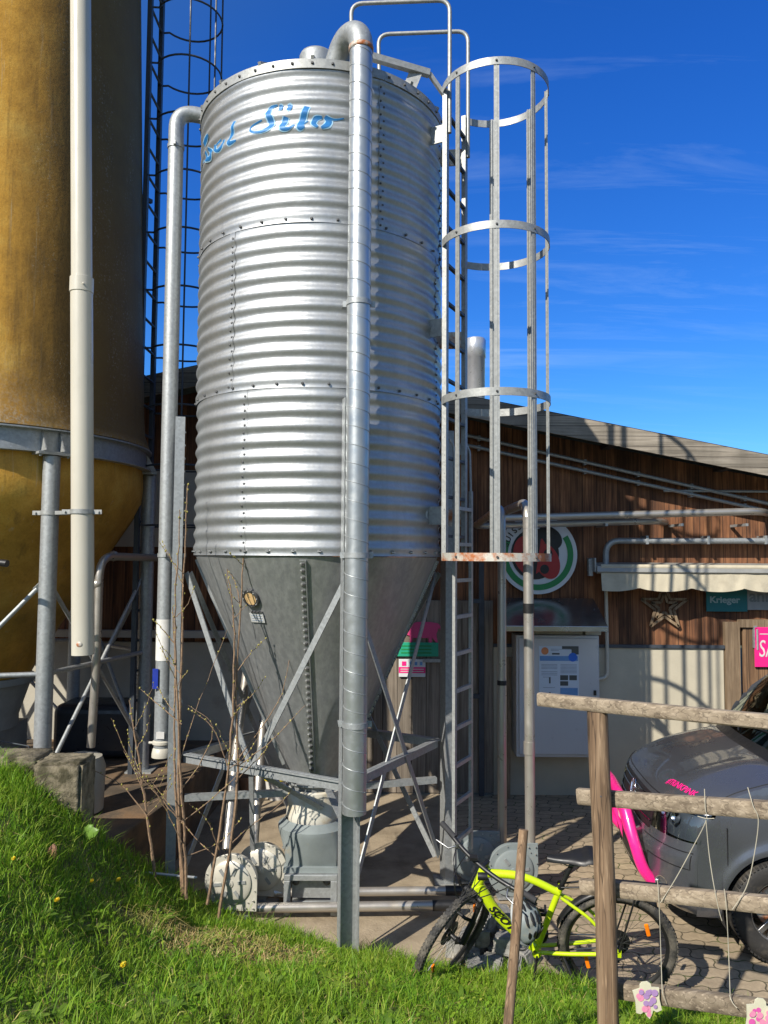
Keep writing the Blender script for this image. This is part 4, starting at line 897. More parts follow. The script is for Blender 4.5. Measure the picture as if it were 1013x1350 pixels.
b = MB(); z = at(206, 893, FY).z; b.box((FX - .045, FY - FR - .008, z), (.045, .012, .16)); b.build('blue_tag', M['bluepl'], fp); b = MB(); b.box((FX + .005, FY - FR - .006, at(206, 967, FY).z), (.065, .008, .055)); b.build('sticker', M['whitepl'], fp)
b = MB(); b.lathe([(FR, fz0 + .02), (FR + .012, fz0 + .03), (FR + .012, fz0 + .05), (FR, fz0 + .06)], 24, (FX, FY, 0)); b.lathe([(FR - .002, fz0), (FR + .008, fz0 - .01), (FR + .016, fz0 - .05), (FR + .016, fz0 - .075), (0, fz0 - .08)], 24, (FX, FY, 0)); b.tube([(FX - .1, FY - .02, fz0 + .04), (FX + .1, FY - .02, fz0 + .04)], .012, 8); b.build('coupling', M['whitepipe'], fp)

# ================================================================== LADDER WITH SAFETY CAGE on the feed silo
LA = at(586, 700, 6.30); LB = at(611, 700, 6.70); LZ1, LZ0 = 6.46, 2.76
LA = Vector((.468, 5.90, 0)); LB = Vector((.655, 6.27, 0)); u = (LB - LA).normalized(); nrm = Vector((u.y, -u.x, 0))
lad = thing('ladder', 'galvanised ladder with round safety cage on the right of the feed silo', 'ladder', ((LA.x + LB.x) / 2, (LA.y + LB.y) / 2, LZ0))
for P in (LA, LB):
    b = MB(); b.prof((P.x, P.y, LZ0), (P.x, P.y, LZ1), [(-.025, -.018), (.025, -.018), (.025, .018), (-.025, .018)], u, 0)
    for z in np.arange(LZ0 + .08, LZ1, .14): b.lathe([(0, .0195), (.007, .0195)], 8, (P.x, P.y - .007, z), Matrix.Rotation(R(90), 3, 'X') @ Matrix.Identity(3), m=1)
    b.build('stringer', [M['zinc'], M['bolt']], lad)
nr = 12
for i in range(nr):
    z = LZ0 + .16 + i * .305; b = MB(); b.bar((LA.x, LA.y, z), (LB.x, LB.y, z), .03, .022); b.build('rung', M['steeldk'], lad)
HC = Vector((.862, 5.95, 0)); HR = .42
aA = math.atan2(LA.y - HC.y, LA.x - HC.x); aB = math.atan2(LB.y - HC.y, LB.x - HC.x)
a0, a1 = aB - 2 * PI if aB > 0 else aB, aA
if aA < 0: aA += 2 * PI
aB_ = aB
for z in (6.46, 5.21, 3.965):
    b = MB(); k = 40; vs = []; s0, s1 = aA, aB_ + 2 * PI
    for i in range(k + 1):
        a = s0 + (s1 - s0) * i / k
        for r, zz_ in ((HR, -.03), (HR + .006, -.03), (HR + .006, .03), (HR, .03)): vs.append(HC + Vector((r * math.cos(a), r * math.sin(a), z + zz_)))
    b.add(vs, [(i * 4 + j, i * 4 + (j + 1) % 4, (i + 1) * 4 + (j + 1) % 4, (i + 1) * 4 + j) for i in range(k) for j in range(4)] + [(0, 1, 2, 3), (k * 4, k * 4 + 1, k * 4 + 2, k * 4 + 3)], True)
    o = b.build('hoop', M['zinc'], lad); 
    es = o.modifiers.new('e', 'EDGE_SPLIT'); es.split_angle = R(40)
for (bxx, byy) in ((-.333, -.277), (-.047, -.43), (.253, -.353), (.43, .005), (.337, .275), (.037, .43)):
    d = Vector((bxx, byy, 0)); d.normalize(); p = HC + d * (HR - .005); b = MB()
    tn = Vector((-d.y, d.x, 0)); b.prof((p.x, p.y, LZ0 - .02), (p.x, p.y, LZ1 + .03), [(-.02, -.005), (.02, -.005), (.02, .005), (-.02, .005)], tn, 0)
    b.prof((p.x - d.x * .004, p.y - d.y * .004, LZ0 - .02), (p.x - d.x * .004, p.y - d.y * .004, LZ1 + .03), [(-.004, -.011), (.004, -.011), (.004, .011), (-.004, .011)], tn, 0)
    for z in (LZ0, 3.965, 5.21, 6.46): b.ball(p + d * .014 + Vector((0, 0, z)), .010, 6, m=1)
    b.build('cage_bar', [M['zinc'], M['bolt']], lad)
b = MB(); k = 40; vs = []
for i in range(k + 1):
    a = aA + (aB_ + 2 * PI - aA) * i / k
    for r, zz_ in ((HR - .004, -.03), (HR + .004, -.03), (HR + .004, .03), (HR - .004, .03)): vs.append(HC + Vector((r * math.cos(a), r * math.sin(a), LZ0 + zz_)))
b.add(vs, [(i * 4 + j, i * 4 + (j + 1) % 4, (i + 1) * 4 + (j + 1) % 4, (i + 1) * 4 + j) for i in range(k) for j in range(4)] + [(0, 1, 2, 3), (k * 4, k * 4 + 1, k * 4 + 2, k * 4 + 3)], False)
b.build('bottom_hoop', M['rust'], lad)
for z in (at(572, 172, 5.87).z, at(573, 429, 5.87).z, at(571, 679, 5.87).z):
    for P in (LA, LB):
        a = math.atan2(P.y - SY, P.x - SX); q = cyl(a, SR - .01, z); b = MB(); b.bar(q, (P.x, P.y, z), .012, .14, (0, 0, 1)); d = (P.xy - q.xy).to_3d().normalized(); b.box(q + Vector((-.02, -.01, 0)), (.03, .05, .14)); b.build('wall_bracket', M['zinc'] if P is LA else M['rust'], lad)
# tubular entry rails over the roof
for (P, px0, py0, pxa, ztop) in ((LA, 463, 3, 463, None), (LB, 499, 40, 499, None)):
    t0 = Vector((P.x + .03, P.y, LZ1 - .35)); zt = at(592 if P is LA else 620, 0 if P is LA else 41, P.y).z
    e1 = at(px0, py0 + 4, P.y + .05); e2 = at(pxa + 2, 88 if P is LB else 60, P.y + .05)
    b = MB(); b.tube(bend([t0, (t0.x, t0.y, zt), (e1.x, e1.y, zt), (e2.x + .01, e2.y, Z1 + .1)], .1, 6), .017, 10); b.build('entry_rail', M['zinc'], lad)
# roof walk bar at the ladder head
b = MB(); r0 = at(490, 75, 5.72); r1 = at(566, 97, 5.86); b.bar(r0, r1, .05, .05); b.bar(r1, (LA.x, LA.y, 6.40), .03, .03); b.bar(at(549, 94, 5.83), at(541, 114, 5.83), .10, .01, (0, -1, 0)); b.build('roof_step', M['zinc'], lad)
# lower, hooked-on ladder
UA = LA + nrm * .07 + u * .02; UB = LB + nrm * .07 - u * .02
UA = Vector((.555, 6.02, 0)); UB = Vector((.715, 6.32, 0))
ll = thing('access_ladder', 'narrow lower ladder hanging between silo leg and steel tubes', 'ladder', ((UA.x + UB.x) / 2, (UA.y + UB.y) / 2, .42))
for P in (UA, UB):
    b = MB(); b.prof((P.x, P.y, .42), (P.x, P.y, 3.3), [(-.02, -.012), (.02, -.012), (.02, .012), (-.02, .012)], u, 0); b.tube(bend([(P.x, P.y, 3.3), (P.x - .01, P.y, 3.65), (P.x - .08, P.y - .02, 3.72), (P.x - .09, P.y - .02, 3.6)], .05), .010, 8); b.build('stringer', M['zinc'], ll)
for z in np.arange(.58, 3.25, .285): b = MB(); b.bar((UA.x, UA.y, z), (UB.x, UB.y, z), .028, .028); b.build('rung', M['galv'], ll)

# ================================================================== OCHRE FIBREGLASS SILO
GX_, GY_, GR = -3.90, 7.42, 1.50; GB = .60
gs = thing('fibreglass_silo', 'tall ochre fibreglass silo with stained wall on galvanised legs', 'silo', (GX_, GY_, GB))
RZ0, RZ1 = 3.60, 3.80
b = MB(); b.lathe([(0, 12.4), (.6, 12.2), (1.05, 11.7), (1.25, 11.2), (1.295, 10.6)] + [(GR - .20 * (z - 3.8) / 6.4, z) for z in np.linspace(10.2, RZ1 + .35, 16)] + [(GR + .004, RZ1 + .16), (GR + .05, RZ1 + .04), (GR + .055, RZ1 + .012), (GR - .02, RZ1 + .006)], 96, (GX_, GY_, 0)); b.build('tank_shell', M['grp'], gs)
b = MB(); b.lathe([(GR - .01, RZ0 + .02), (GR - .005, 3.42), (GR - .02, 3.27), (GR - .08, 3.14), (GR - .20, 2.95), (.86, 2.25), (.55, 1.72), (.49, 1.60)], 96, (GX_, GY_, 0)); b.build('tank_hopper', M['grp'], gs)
b = MB(); b.lathe([(GR - .012, RZ1), (GR + .075, RZ1), (GR + .075, RZ1 - .012), (GR + .018, RZ1 - .013), (GR + .018, RZ0 + .012), (GR + .075, RZ0 + .012), (GR + .075, RZ0), (GR - .012, RZ0)], 96, (GX_, GY_, 0)); 
es = b.build('support_ring', M['galv'], gs).modifiers.new('e', 'EDGE_SPLIT'); es.split_angle = R(40)
GA = [R(-43 + 60 * k) for k in range(6)]
def gleg(k, z, r=GR + .05): return Vector((GX_ + r * math.cos(GA[k]), GY_ + r * math.sin(GA[k]), z))
for k in range(6):
    b = MB(); p = gleg(k, 0); b.tube([(p.x, p.y, GB + .012), (p.x, p.y, RZ0 - .03)], .069, 24); b.box((p.x, p.y, GB + .008), (.26, .26, .016)); lg_ = b.build('leg', M['galv'], gs)
    b = MB(); rad = Vector((math.cos(GA[k]), math.sin(GA[k]), 0)); tn = Vector((-rad.y, rad.x, 0)); MM = Matrix((tn, rad, Vector((0, 0, 1)))).transposed(); b.box((p.x, p.y, RZ0 - .012), (.28, .15, .02), MM)
    for s in (-1, 1):
        c = Vector((p.x, p.y, 0)) + tn * (.075 * s); b.add([c - tn * .005 + Vector((0, 0, RZ0 + .014)) + rad * .07, c + tn * .005 + Vector((0, 0, RZ0 + .014)) + rad * .07, c + tn * .005 + Vector((0, 0, RZ0 + .014)) - rad * .028, c - tn * .005 + Vector((0, 0, RZ0 + .014)) - rad * .028, c - tn * .005 + Vector((0, 0, RZ1 - .015)) - rad * .028, c + tn * .005 + Vector((0, 0, RZ1 - .015)) - rad * .028], [(0, 1, 2, 3), (3, 2, 5, 4), (0, 4, 5, 1), (0, 3, 4), (1, 5, 2)])
        b.ball(c + rad * .05 + tn * .04 * s + Vector((0, 0, RZ0 - .03)), .014, 6)
    b.build('head_plate', M['zinc'], lg_)
for k in range(6):
    j = (k + 1) % 6
    for za, zb_, off in ((2.55, .85, 0), (.85, 2.55, .035)):
        b = MB(); p, q = gleg(k, za, GR + .05 - off), gleg(j, zb_, GR + .05 - off); d = (q - p).normalized(); b.tube([p + d * .1, q - d * .1], .019, 8); b.bar(p, p + d * .12, .05, .012, (p - Vector((GX_, GY_, za))).normalized()); b.bar(q - d * .12, q, .05, .012, (q - Vector((GX_, GY_, zb_))).normalized()); b.build('brace', M['galv'], gs)
    b = MB(); b.tube([gleg(k, 1.78), gleg(j, 1.78)], .022, 8); b.build('tie_bar', M['galv'], gs)
b = MB(); b.lathe([(.49, 1.60), (.53, 1.60), (.53, 1.54), (.50, 1.54), (.40, 1.22), (.40, 1.12)], 32, (GX_, GY_, 0)); b.bx(GX_ - .36, GX_ + .36, GY_ - .36, GY_ + .36, GB + .01, 1.13); b.build('outlet_box', M['greypl'], gs)
b = MB(); 
for k in range(6): b.tube([(GX_ + .40, GY_ - .42 + .0, .85 + .05 * k), (GX_ + .75, GY_ - .45, .80 + .05 * k)], .006, 6)
b.tube([(GX_ + .40, GY_ - .42, .85), (GX_ + .40, GY_ - .42, 1.1)], .008, 6); b.tube([(GX_ + .75, GY_ - .45, .80), (GX_ + .75, GY_ - .45, 1.05)], .008, 6); b.build('grate', M['steeldk'], gs)
b = MB(); q = at(2, 742, 5.86); b.tube([q + Vector((-.35, .12, .06)), q + Vector((.02, .0, 0))], .022, 8); b.tube([q + Vector((.0, .0, 0)), q + Vector((.05, -.01, -.005))], .028, 8); b.build('valve_handle', M['black'], gs)
# white drop pipe clamped to the front leg
WX, WYp, WR = -2.415, 6.16, .087
wz0 = at(109, 863, WYp).z; wzj = at(110, 386, WYp).z
def wx(z): return WX + .035 - .034 * (z - wz0)
wp = thing('drop_pipe', 'thick white plastic pipe running down in front of the ochre silo', 'pipe', (WX, WYp, wz0))
b = MB(); b.tube([(wx(wz0), WYp, wz0), (wx(wzj), WYp, wzj)], WR, 36, caps=False); b.tube([(wx(wz0), WYp, wz0), (wx(wz0 + .5), WYp, wz0 + .5)], WR - .006, 36); b.tube([(wx(wzj) , WYp, wzj + .02), (wx(12.3), WYp, 12.3)], WR - .005, 36); b.tube(bend([(wx(12.3), WYp, 12.29), (wx(12.3), WYp, 12.7), (WX - .9, WYp + .5, 12.75), (WX - 1.1, WYp + .9, 12.3)], .3), WR, 20); b.build('pipe_run', M['whitepipe'], wp)
b = MB(); b.lathe([(WR, wzj - .005), (WR + .006, wzj), (WR + .006, wzj + .12), (WR - .003, wzj + .125)], 36, (wx(wzj + .06), WYp, 0)); b.box((wx(wzj) + .045, WYp - WR - .002, wzj + .05), (.012, .01, .012)); b.build('socket', M['whitepipe'], wp)
z = at(80, 675, 6.2).z; g0 = gleg(0, z); b = MB()
for (c, r) in ((Vector((wx(z), WYp, z)), WR + .002), (Vector((g0.x, g0.y, z)), .069)):
    b.lathe([(r + .001, z - .018), (r + .007, z - .018), (r + .007, z + .018), (r + .001, z + .018)], 28, (c.x, c.y, 0))
    for s in (-1, 1): b.box(c + Vector((s * (r + .035), -.01, 0)), (.07, .014, .035)); b.tube([c + Vector((s * (r + .045), -.03, 0)), c + Vector((s * (r + .045), .02, 0))], .009, 6)
b.bar(g0, (WX, WYp + .02, z), .03, .03); b.build('clamp', M['zinc'], wp)
b = MB(); b.lathe([(0, .004), (.016, .004), (.022, 0)], 12, (WX + .035, WYp - WR - .001, wz0 + .09), Matrix.Rotation(R(90), 3, 'X')); b.build('stain_spot', M['rust'], wp)
# tall caged ladder behind, on the far side of the ochre silo
TX, TY, TR = -2.12, 7.95, .34
tl = thing('tall_ladder', 'tall dark ladder with rod cage behind the ochre silo', 'ladder', (TX - TR, TY, GB))
for yy in (-.2, .2):
    b = MB(); b.bx(TX - TR - .05, TX - TR - .005, TY + yy - .03, TY + yy + .03, GB, 12.0); b.build('stringer', M['steeldk'], tl)
for z in np.arange(1.0, 11.9, .3): b = MB(); b.tube([(TX - TR - .02, TY - .2, z), (TX - TR - .02, TY + .2, z)], .014, 6); b.build('rung', M['steeldk'], tl)
for z in np.arange(3.06, 12, .605):
    b = MB(); b.tube([(TX - TR, TY - .2, z)] + arc((TX, TY, z), (1, 0, 0), (0, 1, 0), TR, R(-145), R(145), 26) + [(TX - TR, TY + .2, z)], .0105, 6); b.build('hoop', M['steeldk'], tl)
for a in (-75, -25, 20, 65): b = MB(); p = (TX + TR * math.cos(R(a)), TY + TR * math.sin(R(a))); b.tube([(p[0], p[1], 3.05), (p[0], p[1], 11.96)], .0105, 6); b.build('cage_bar', M['steeldk'], tl)
for z in (3.4, 6.5, 9.6): b = MB(); b.bar((TX - TR - .03, TY, z), (GX_ + 1.3, GY_ + .35, z), .04, .04); b.build('wall_bracket', M['steeldk'], tl)
# bent steel tube in front of the wall
b = MB(); p = [at(120, 985, 6.9), at(127, 880, 6.9), at(132, 733, 6.9), at(193, 735, 7.7), at(240, 736, 8.6)]; b.tube(bend(p, .2, 8), .037, 14)
for f in ((129, 770, 6.9), (150, 733, 7.15)): 
    q = at(*f); b.ball(q, (.05, .05, .05), 10)
tag(b.build('bent_tube', M['stain']), 'brown stained steel tube bent over towards the barn left of the fill pipe', 'pipe')
b = MB(); p = at(200, 920, 8.75); b.bx(at(92, 980, 8.7).x, at(196, 980, 8.7).x, 8.2, 8.75, GB + .02, at(92, 918, 8.7).z); 
tag(b.build('water_trough', M['trough'], bevel=.09, seg=4), 'dark rounded plastic tank against the concrete wall', 'tank')
b = MB(); p = at(101, 1000, 6.5); b.lathe([(.17, GB + .005), (.19, GB + .02), (.20, .98), (.17, 1.06), (.06, 1.09), (0, 1.09)], 22, (p.x, p.y + .1, 0)); tag(b.build('round_drum', M['plinthL']), 'small grey round drum standing behind the retaining wall end', 'drum')
# retaining wall at the left edge
def rough_block(name, mat, x0, x1, y0, y1, z0, z1, label, cat, amp=.012, n=14):
    bm = bmesh.new(); bmesh.ops.create_cube(bm, size=1); 
    for v in bm.verts: v.co = Vector((v.co.x * (x1 - x0), v.co.y * (y1 - y0), (v.co.z + .5) * (z1 - z0)))
    bmesh.ops.bevel(bm, geom=list(bm.edges), offset=.02, segments=2, affect='EDGES'); bmesh.ops.subdivide_edges(bm, edges=list(bm.edges), cuts=n, use_grid_fill=True)
    from mathutils import noise as mn
    for v in bm.verts: v.co += mn.noise_vector(v.co * 9) * amp + mn.noise_vector(v.co * 28) * amp * .5
    me = bpy.data.meshes.new(name); bm.to_mesh(me); bm.free(); me.materials.append(mat)
    for p_ in me.polygons: p_.use_smooth = True
    o = bpy.data.objects.new(name, me); COL.objects.link(o); o.location = ((x0 + x1) / 2, (y0 + y1) / 2, z0); return tag(o, label, cat)
zt = at(80, 1001, 5.33).z; xe = at(110, 1020, 5.28).x
rough_block('retaining_wall', M['corr'], at(46, 1020, 5.28).x, xe, 5.24, 5.52, .45, zt, 'mossy end block of the low concrete retaining wall in the grass', 'wall')
rough_block('coping_slab', M['corr'], -4.6, at(46, 1020, 5.28).x - .015, 5.36, 5.66, .6, at(30, 988, 5.6).z, 'lower concrete coping strip left of the mossy end block', 'wall', .006)
# ================================================================== DISC CONVEYOR: corner wheels, feed tubes
def corner_wheel(label, c, mat, rad=.19, yaw=0, group=None, quad=(1, -1)):
    """rounded sheet housing in the local XZ plane, cover faces -Y; quad = the square corner where a tube leaves"""
    t = thing('corner_wheel', label, 'corner wheel', (c.x, c.y, .012), group, (0, 0, yaw)); zc = c.z - .012
    def outline(r, sq):
        pts = []
        for k in range(48):
            a = 2 * PI * k / 48; x, z = r * math.cos(a), r * math.sin(a)
            if x * quad[0] > -1e-6 and z * quad[1] > -1e-6:
                m_ = max(abs(math.cos(a)), abs(math.sin(a))); f = 1 + (1 / m_ - 1) * sq; x *= f; z *= f
            pts.append((x, z))
        return pts
    b = MB(); b.prism(outline(rad + .012, .9), (0, .0, zc), (1, 0, 0), (0, 0, 1), -.085); b.prism(outline(rad + .034, .95), (0, -.006, zc), (1, 0, 0), (0, 0, 1), -.010); b.build('housing', mat, t, local=True, bevel=.003)
    b = MB(); MX = Matrix.Rotation(R(90), 3, 'X'); b.lathe([(rad - .012, .0), (rad - .012, .012), (rad - .03, .022), (.05, .026), (0, .027)], 48, (0, -.007, zc), MX)
    b.lathe([(.03, .026), (.028, .034), (.014, .036), (.013, .042), (0, .042)], 20, (0, -.007, zc), MX); b.m = 1
    for k in range(6):
        a = R(60 * k + 8); d = Vector((math.cos(a), 0, math.sin(a))); b.bar(Vector((0, -.035, zc)) + d * .065, Vector((0, -.035, zc)) + d * .125, .022, .008, (0, 1, 0))
    b.build('cover', [mat, M['galv']], t, local=True)
    b = MB()
    for k in range(12):
        a = R(30 * k + 15); r = rad + .022
        b.ball((r * math.cos(a), -.018, zc + r * math.sin(a)), .0055, 6)
    for q in ((.95, .95), (.95, .65), (.65, .95)): b.ball((quad[0] * (rad + .015) * q[0], -.02, zc + quad[1] * (rad + .015) * q[1]), .007, 6)
    b.build('flange_bolts', M['boltl'], t, local=True)  # bolt heads round the housing flange and its square corner
    b = MB(); b.bx(-rad * .7, rad * .7, .0, .08, 0, .02); b.bx(-.03, .03, .02, .07, .02, zc - .02); b.build('foot', M['galv'], t, local=True); return t
W1 = at(318, 1153, 5.98); W1.z = .245; W1 = Vector((-1.135, 5.96, .30)); W2 = Vector((-.945, 6.24, .285))
corner_wheel('pale steel corner wheel housing nearest the saplings, tube running out at its foot', W1, M['polish'], .172, R(-8), 'corner wheels of the feed conveyor')
corner_wheel('second pale steel corner wheel housing, beside the grey feed boot', W2, M['polish'], .172, R(-8), 'corner wheels of the feed conveyor')
W3 = Vector((1.06, 6.36, .245)); W4 = Vector((.80, 6.66, .235))
corner_wheel('dull grey corner wheel housing with a tube rising from it, behind the bike frame', W3, M['greypl'], .175, R(6), 'corner wheels of the feed conveyor', (1, 1))
corner_wheel('dull grey corner wheel housing half hidden between the access ladder and the bike handlebar', W4, M['greypl'], .175, R(6), 'corner wheels of the feed conveyor', (1, 1))
def tube_thing(label, pts, r, mat=None, joints=(), group='steel feed tubes'):
    mat = mat or M['stain']
    b = MB(); b.tube(pts, r, 16); o = tag(b.build('feed_tube', [mat, M['black']]), label, 'tube', group)
    if joints:
        b = MB()
        for a, q in joints: b.tube([a, q], r + .004, 16)
        b.build('sleeve', M['black'], o)
    return o
x_e = .56
tube_thing('front horizontal steel tube lying on the ground between corner wheel and bicycle', [(W1.x + .1, 5.98, .10), (x_e, 6.05, .10)], .036, None, [(Vector((x_e - .17, 6.046, .10)), Vector((x_e + .02, 6.05, .10)))])
tube_thing('rear horizontal steel tube lying on the ground behind the front one', [(W2.x + .1, 6.24, .105), (x_e + .1, 6.30, .105)], .034, None, [(Vector((x_e - .05, 6.298, .105)), Vector((x_e + .12, 6.3, .105)))])
xA = at(697, 900, 6.42).x; xB = at(662, 900, 6.72).x
ztA, ztB = at(692, 662, 6.42).z, at(664, 668, 6.72).z
pA = [(xA + .01, 6.42, .25), (xA, 6.42, ztA), (xA - .02, WY - .42, at(690, 684, WY - .4).z), (at(1003, 674, WY - .42).x, WY - .42, at(1003, 674, WY - .42).z), (at(1003, 674, WY - .42).x + .25, WY - .06, at(1003, 674, WY - .42).z)]
oA = tube_thing('shiny steel tube rising from the ground past the round sign, nearer of the two', bend(pA, .22, 8), .042, None, [(Vector((xA + .003, 6.42, 2.30)), Vector((xA + .003, 6.42, 2.38))), (Vector(pA[0]), Vector((xA + .01, 6.42, .34)))])
b = MB()
for z in (1.2, 3.05): b.tube([(xA + .004, 6.42, z - .05), (xA + .004, 6.42, z + .05)], .047, 16)
b.build('joint', M['stain'], oA)
pB = [(xB, 6.72, .25), (xB, 6.72, ztB), (xB + .02, WY - .30, at(664, 694, WY - .3).z), (at(865, 686, WY - .3).x, WY - .3, at(865, 687, WY - .3).z), (at(865, 686, WY - .3).x + .2, WY - .06, at(865, 687, WY - .3).z)]
oB = tube_thing('brownish steel tube rising beside the access ladder, farther of the two', bend(pB, .22, 8), .038, None, [(Vector((xB, 6.72, 1.66)), Vector((xB, 6.72, 1.70)))])
b = MB()
for px in (700, 800, 900, 985):
    q = at(px, 686, WY - .42); b.bar((q.x, WY - .42, q.z - .05), (q.x, WY - .02, q.z - .05), .03, .03)
b.build('wall_hanger', M['galv'], oA)
tube_thing('leaning steel tube rising from the nearest corner wheel behind the saplings', [at(299, 1120, 6.06), at(312, 985, 6.5), at(326, 880, 6.95), at(336, 800, 7.3)], .036)
tube_thing('leaning steel tube rising from the second corner wheel beside the hopper', [at(335, 1120, 6.3), at(346, 962, 6.75), at(353, 890, 7.05), at(360, 820, 7.4)], .034)
b = MB(); q = at(326, 1040, 9.0); b.lathe([(.075, .006), (.10, .2), (.115, .2), (.115, .24), (.1, .24), (.09, .1)], 20, (q.x, 9.0, 0)); tag(b.build('flower_pot', M['terra']), 'brown clay pot against the barn wall under the silo', 'pot')
bk = at(364, 1036, 8.95); bu = thing('bucket', 'white bucket with yellow rim against the barn wall under the silo', 'bucket', (bk.x, 8.95, 0.006)); b = MB(); b.lathe([(0, .006), (.1, .006), (.125, .25), (.118, .25), (.1, .03)], 24, (bk.x, 8.95, 0)); b.build('pail', M['whitepl'], bu); b = MB(); b.lathe([(.126, .22), (.135, .22), (.135, .25), (.126, .25)], 24, (bk.x, 8.95, 0)); b.build('rim', pm('yellow_plastic', (.6, .45, .02), .5), bu)
b = MB(); p0, p1 = Vector((1.40, 8.98, .01)), Vector((1.44, WY - .09, 1.60)); b.bar(p0, p1, .13, .03, (0, 1, 0)); tag(b.build('leaning_plank', M['plank']), 'dark plank leaning on the wall left of the cabinet', 'plank')
# steel post with latch plates beside the doorway
b = MB(); b.bar((1.15, WY - .12, .01), (1.15, WY - .12, 2.7), .06, .04, (0, 1, 0)); b.box((1.10, WY - .14, 1.15), (.12, .03, .05)); b.box((1.10, WY - .14, 2.25), (.12, .03, .05)); tag(b.build('door_track_post', M['steeldk']), 'dark steel post with latch plates at the plank doorway', 'post')

# ---- granite cobbles piled in front of the tubes
from mathutils import noise as mnoise
def cobble(s, seed):
    bm = bmesh.new(); bmesh.ops.create_cube(bm, size=1)
    r_ = random.Random(seed)
    for v in bm.verts: v.co = Vector((v.co.x * s[0], v.co.y * s[1], v.co.z * s[2])) + Vector((r_.uniform(-.2, .2) * s[0], r_.uniform(-.2, .2) * s[1], r_.uniform(-.18, .18) * s[2])) * .7
    bmesh.ops.bevel(bm, geom=list(bm.edges), offset=.010, segments=2, affect='EDGES'); bmesh.ops.subdivide_edges(bm, edges=list(bm.edges), cuts=2, use_grid_fill=True)
    for v in bm.verts: v.co += mnoise.noise_vector(v.co * 25 + Vector((seed, 0, 0))) * .007
    me = bpy.data.meshes.new('cobblestone'); bm.to_mesh(me); bm.free(); me.materials.append(M['cobble']); o = bpy.data.objects.new('cobblestone', me); COL.objects.link(o); return o
cob = [(.60, 5.36, .06), (.74, 5.27, .06), (.88, 5.22, .06), (.67, 5.50, .06), (.82, 5.42, .06), (.96, 5.37, .06), (.78, 5.57, .06), (.93, 5.53, .06), (.62, 5.62, .06), (.68, 5.42, .165), (.82, 5.34, .165), (.75, 5.55, .165), (.90, 5.46, .165), (.73, 5.46, .265), (.84, 5.50, .265), (.52, 5.50, .06), (.64, 5.24, .05)]
for i, (x, y, z) in enumerate(cob):
    s = (random.uniform(.11, .15), random.uniform(.10, .135), random.uniform(.10, .125)); o = cobble(s, i * 7 + 1); o.location = (x, y, z + .005); o.rotation_euler = (random.uniform(-.25, .25) if z > .1 else 0, random.uniform(-.25, .25) if z > .1 else 0, random.uniform(0, 3))
    tag(o, 'rough grey granite cobblestone in the pile behind the bicycle', 'cobblestone', 'granite cobblestones piled by the bicycle')

# ---- saplings
def sapling(label, group, stems, twigs, Yb):
    base = at(stems[0][0][0], stems[0][0][1], Yb); base.z = max(float(bank_z(base.x, base.y)), 0) - .01
    t = thing('sapling', label, 'sapling', (base.x, base.y, max(base.z, 0)), group); bud = MB()
    def put(pts, r0, r1, name, par, dy=0, nb=12):
        w = [at(px, py, Yb + dy * (0.3 + i / len(pts)) * .3) for i, (px, py) in enumerate(pts)]; w = smoothline(w, 6); n = len(w)
        for i in range(n): w[i] += Vector((random.gauss(0, .0025), random.gauss(0, .003), 0))
        b = MB(); b.tube(w, [(r0 + (r1 - r0) * i / (n - 1)) * random.uniform(.9, 1.12) for i in range(n)], 6)
        for _ in range(nb):
            i = random.randrange(n // 4, n); p = w[i] + Vector((random.uniform(-1, 1), random.uniform(-1, 1), random.uniform(0, 1))) * r0 * .9; s = random.uniform(.003, .0065)
            bud.ball(p, (s, s, s * 1.7), 5)
        return b.build(name, M['bark'], par)
    for k, s in enumerate(stems): put(s, .0125, .0035, 'stem', t, random.uniform(-.4, .4), 26)
    for s in twigs: put(s, .0048, .0016, 'twig', t, random.uniform(-1, 1), 14)
    for k in range(8):
        st_ = random.choice(stems); q = random.uniform(.3, .8) * (len(st_) - 1); i = int(q); x = st_[i][0] + (st_[i + 1][0] - st_[i][0]) * (q - i); y = st_[i][1] + (st_[i + 1][1] - st_[i][1]) * (q - i); sg = random.choice((-1, 1)); ln = random.uniform(25, 75); a = random.uniform(.3, 1.1)
        put([(x, y), (x + sg * ln * .5 * math.sin(a), y - ln * .45 * math.cos(a) - 4), (x + sg * ln * math.sin(a) * .9 + random.uniform(-6, 6), y - ln * math.cos(a) - random.uniform(0, 22))], .0034, .0012, 'twig', t, random.uniform(-1, 1), 9)
    o = bud.build('buds', M['bud'], t, weld=False); tag(o, kind='stuff'); return t
sapling('bare budding sapling with close stems beside the left silo leg', 'bare saplings', [[(246, 1185), (243, 1100), (238, 1020), (233, 893), (231, 800), (236, 720), (237, 672)], [(240, 1180), (236, 1020), (239, 893), (241, 800), (245, 700), (247, 640)], [(243, 1182), (232, 1050), (230, 960), (231, 880), (228, 800)]],
        [[(240, 1085), (300, 1035), (330, 1000)], [(234, 1015), (258, 940), (300, 830)], [(240, 1110), (215, 1060), (190, 1020)], [(238, 1040), (262, 1010), (281, 958), (248, 930)], [(242, 1130), (290, 1110), (318, 1080)]], 5.55)
sapling('tallest bare sapling, its forked stem reaching up in front of the hopper', 'bare saplings', [[(288, 1212), (309, 1080), (314, 1002), (311, 909), (318, 800), (322, 720), (325, 650)], [(274, 1192), (290, 1095), (304, 987), (309, 862), (307, 800), (300, 750)]],
        [[(315, 999), (362, 934), (377, 893), (394, 809)], [(313, 885), (330, 862), (350, 842)], [(303, 1114), (330, 1090), (371, 1058), (393, 1027)], [(314, 1010), (360, 975), (402, 930)], [(300, 1010), (281, 960), (250, 935)], [(311, 1030), (345, 995), (352, 985)], [(285, 1130), (250, 1095), (200, 1030)], [(318, 800), (311, 770), (301, 752)], [(290, 1120), (272, 1080), (250, 1060)]], 5.6)
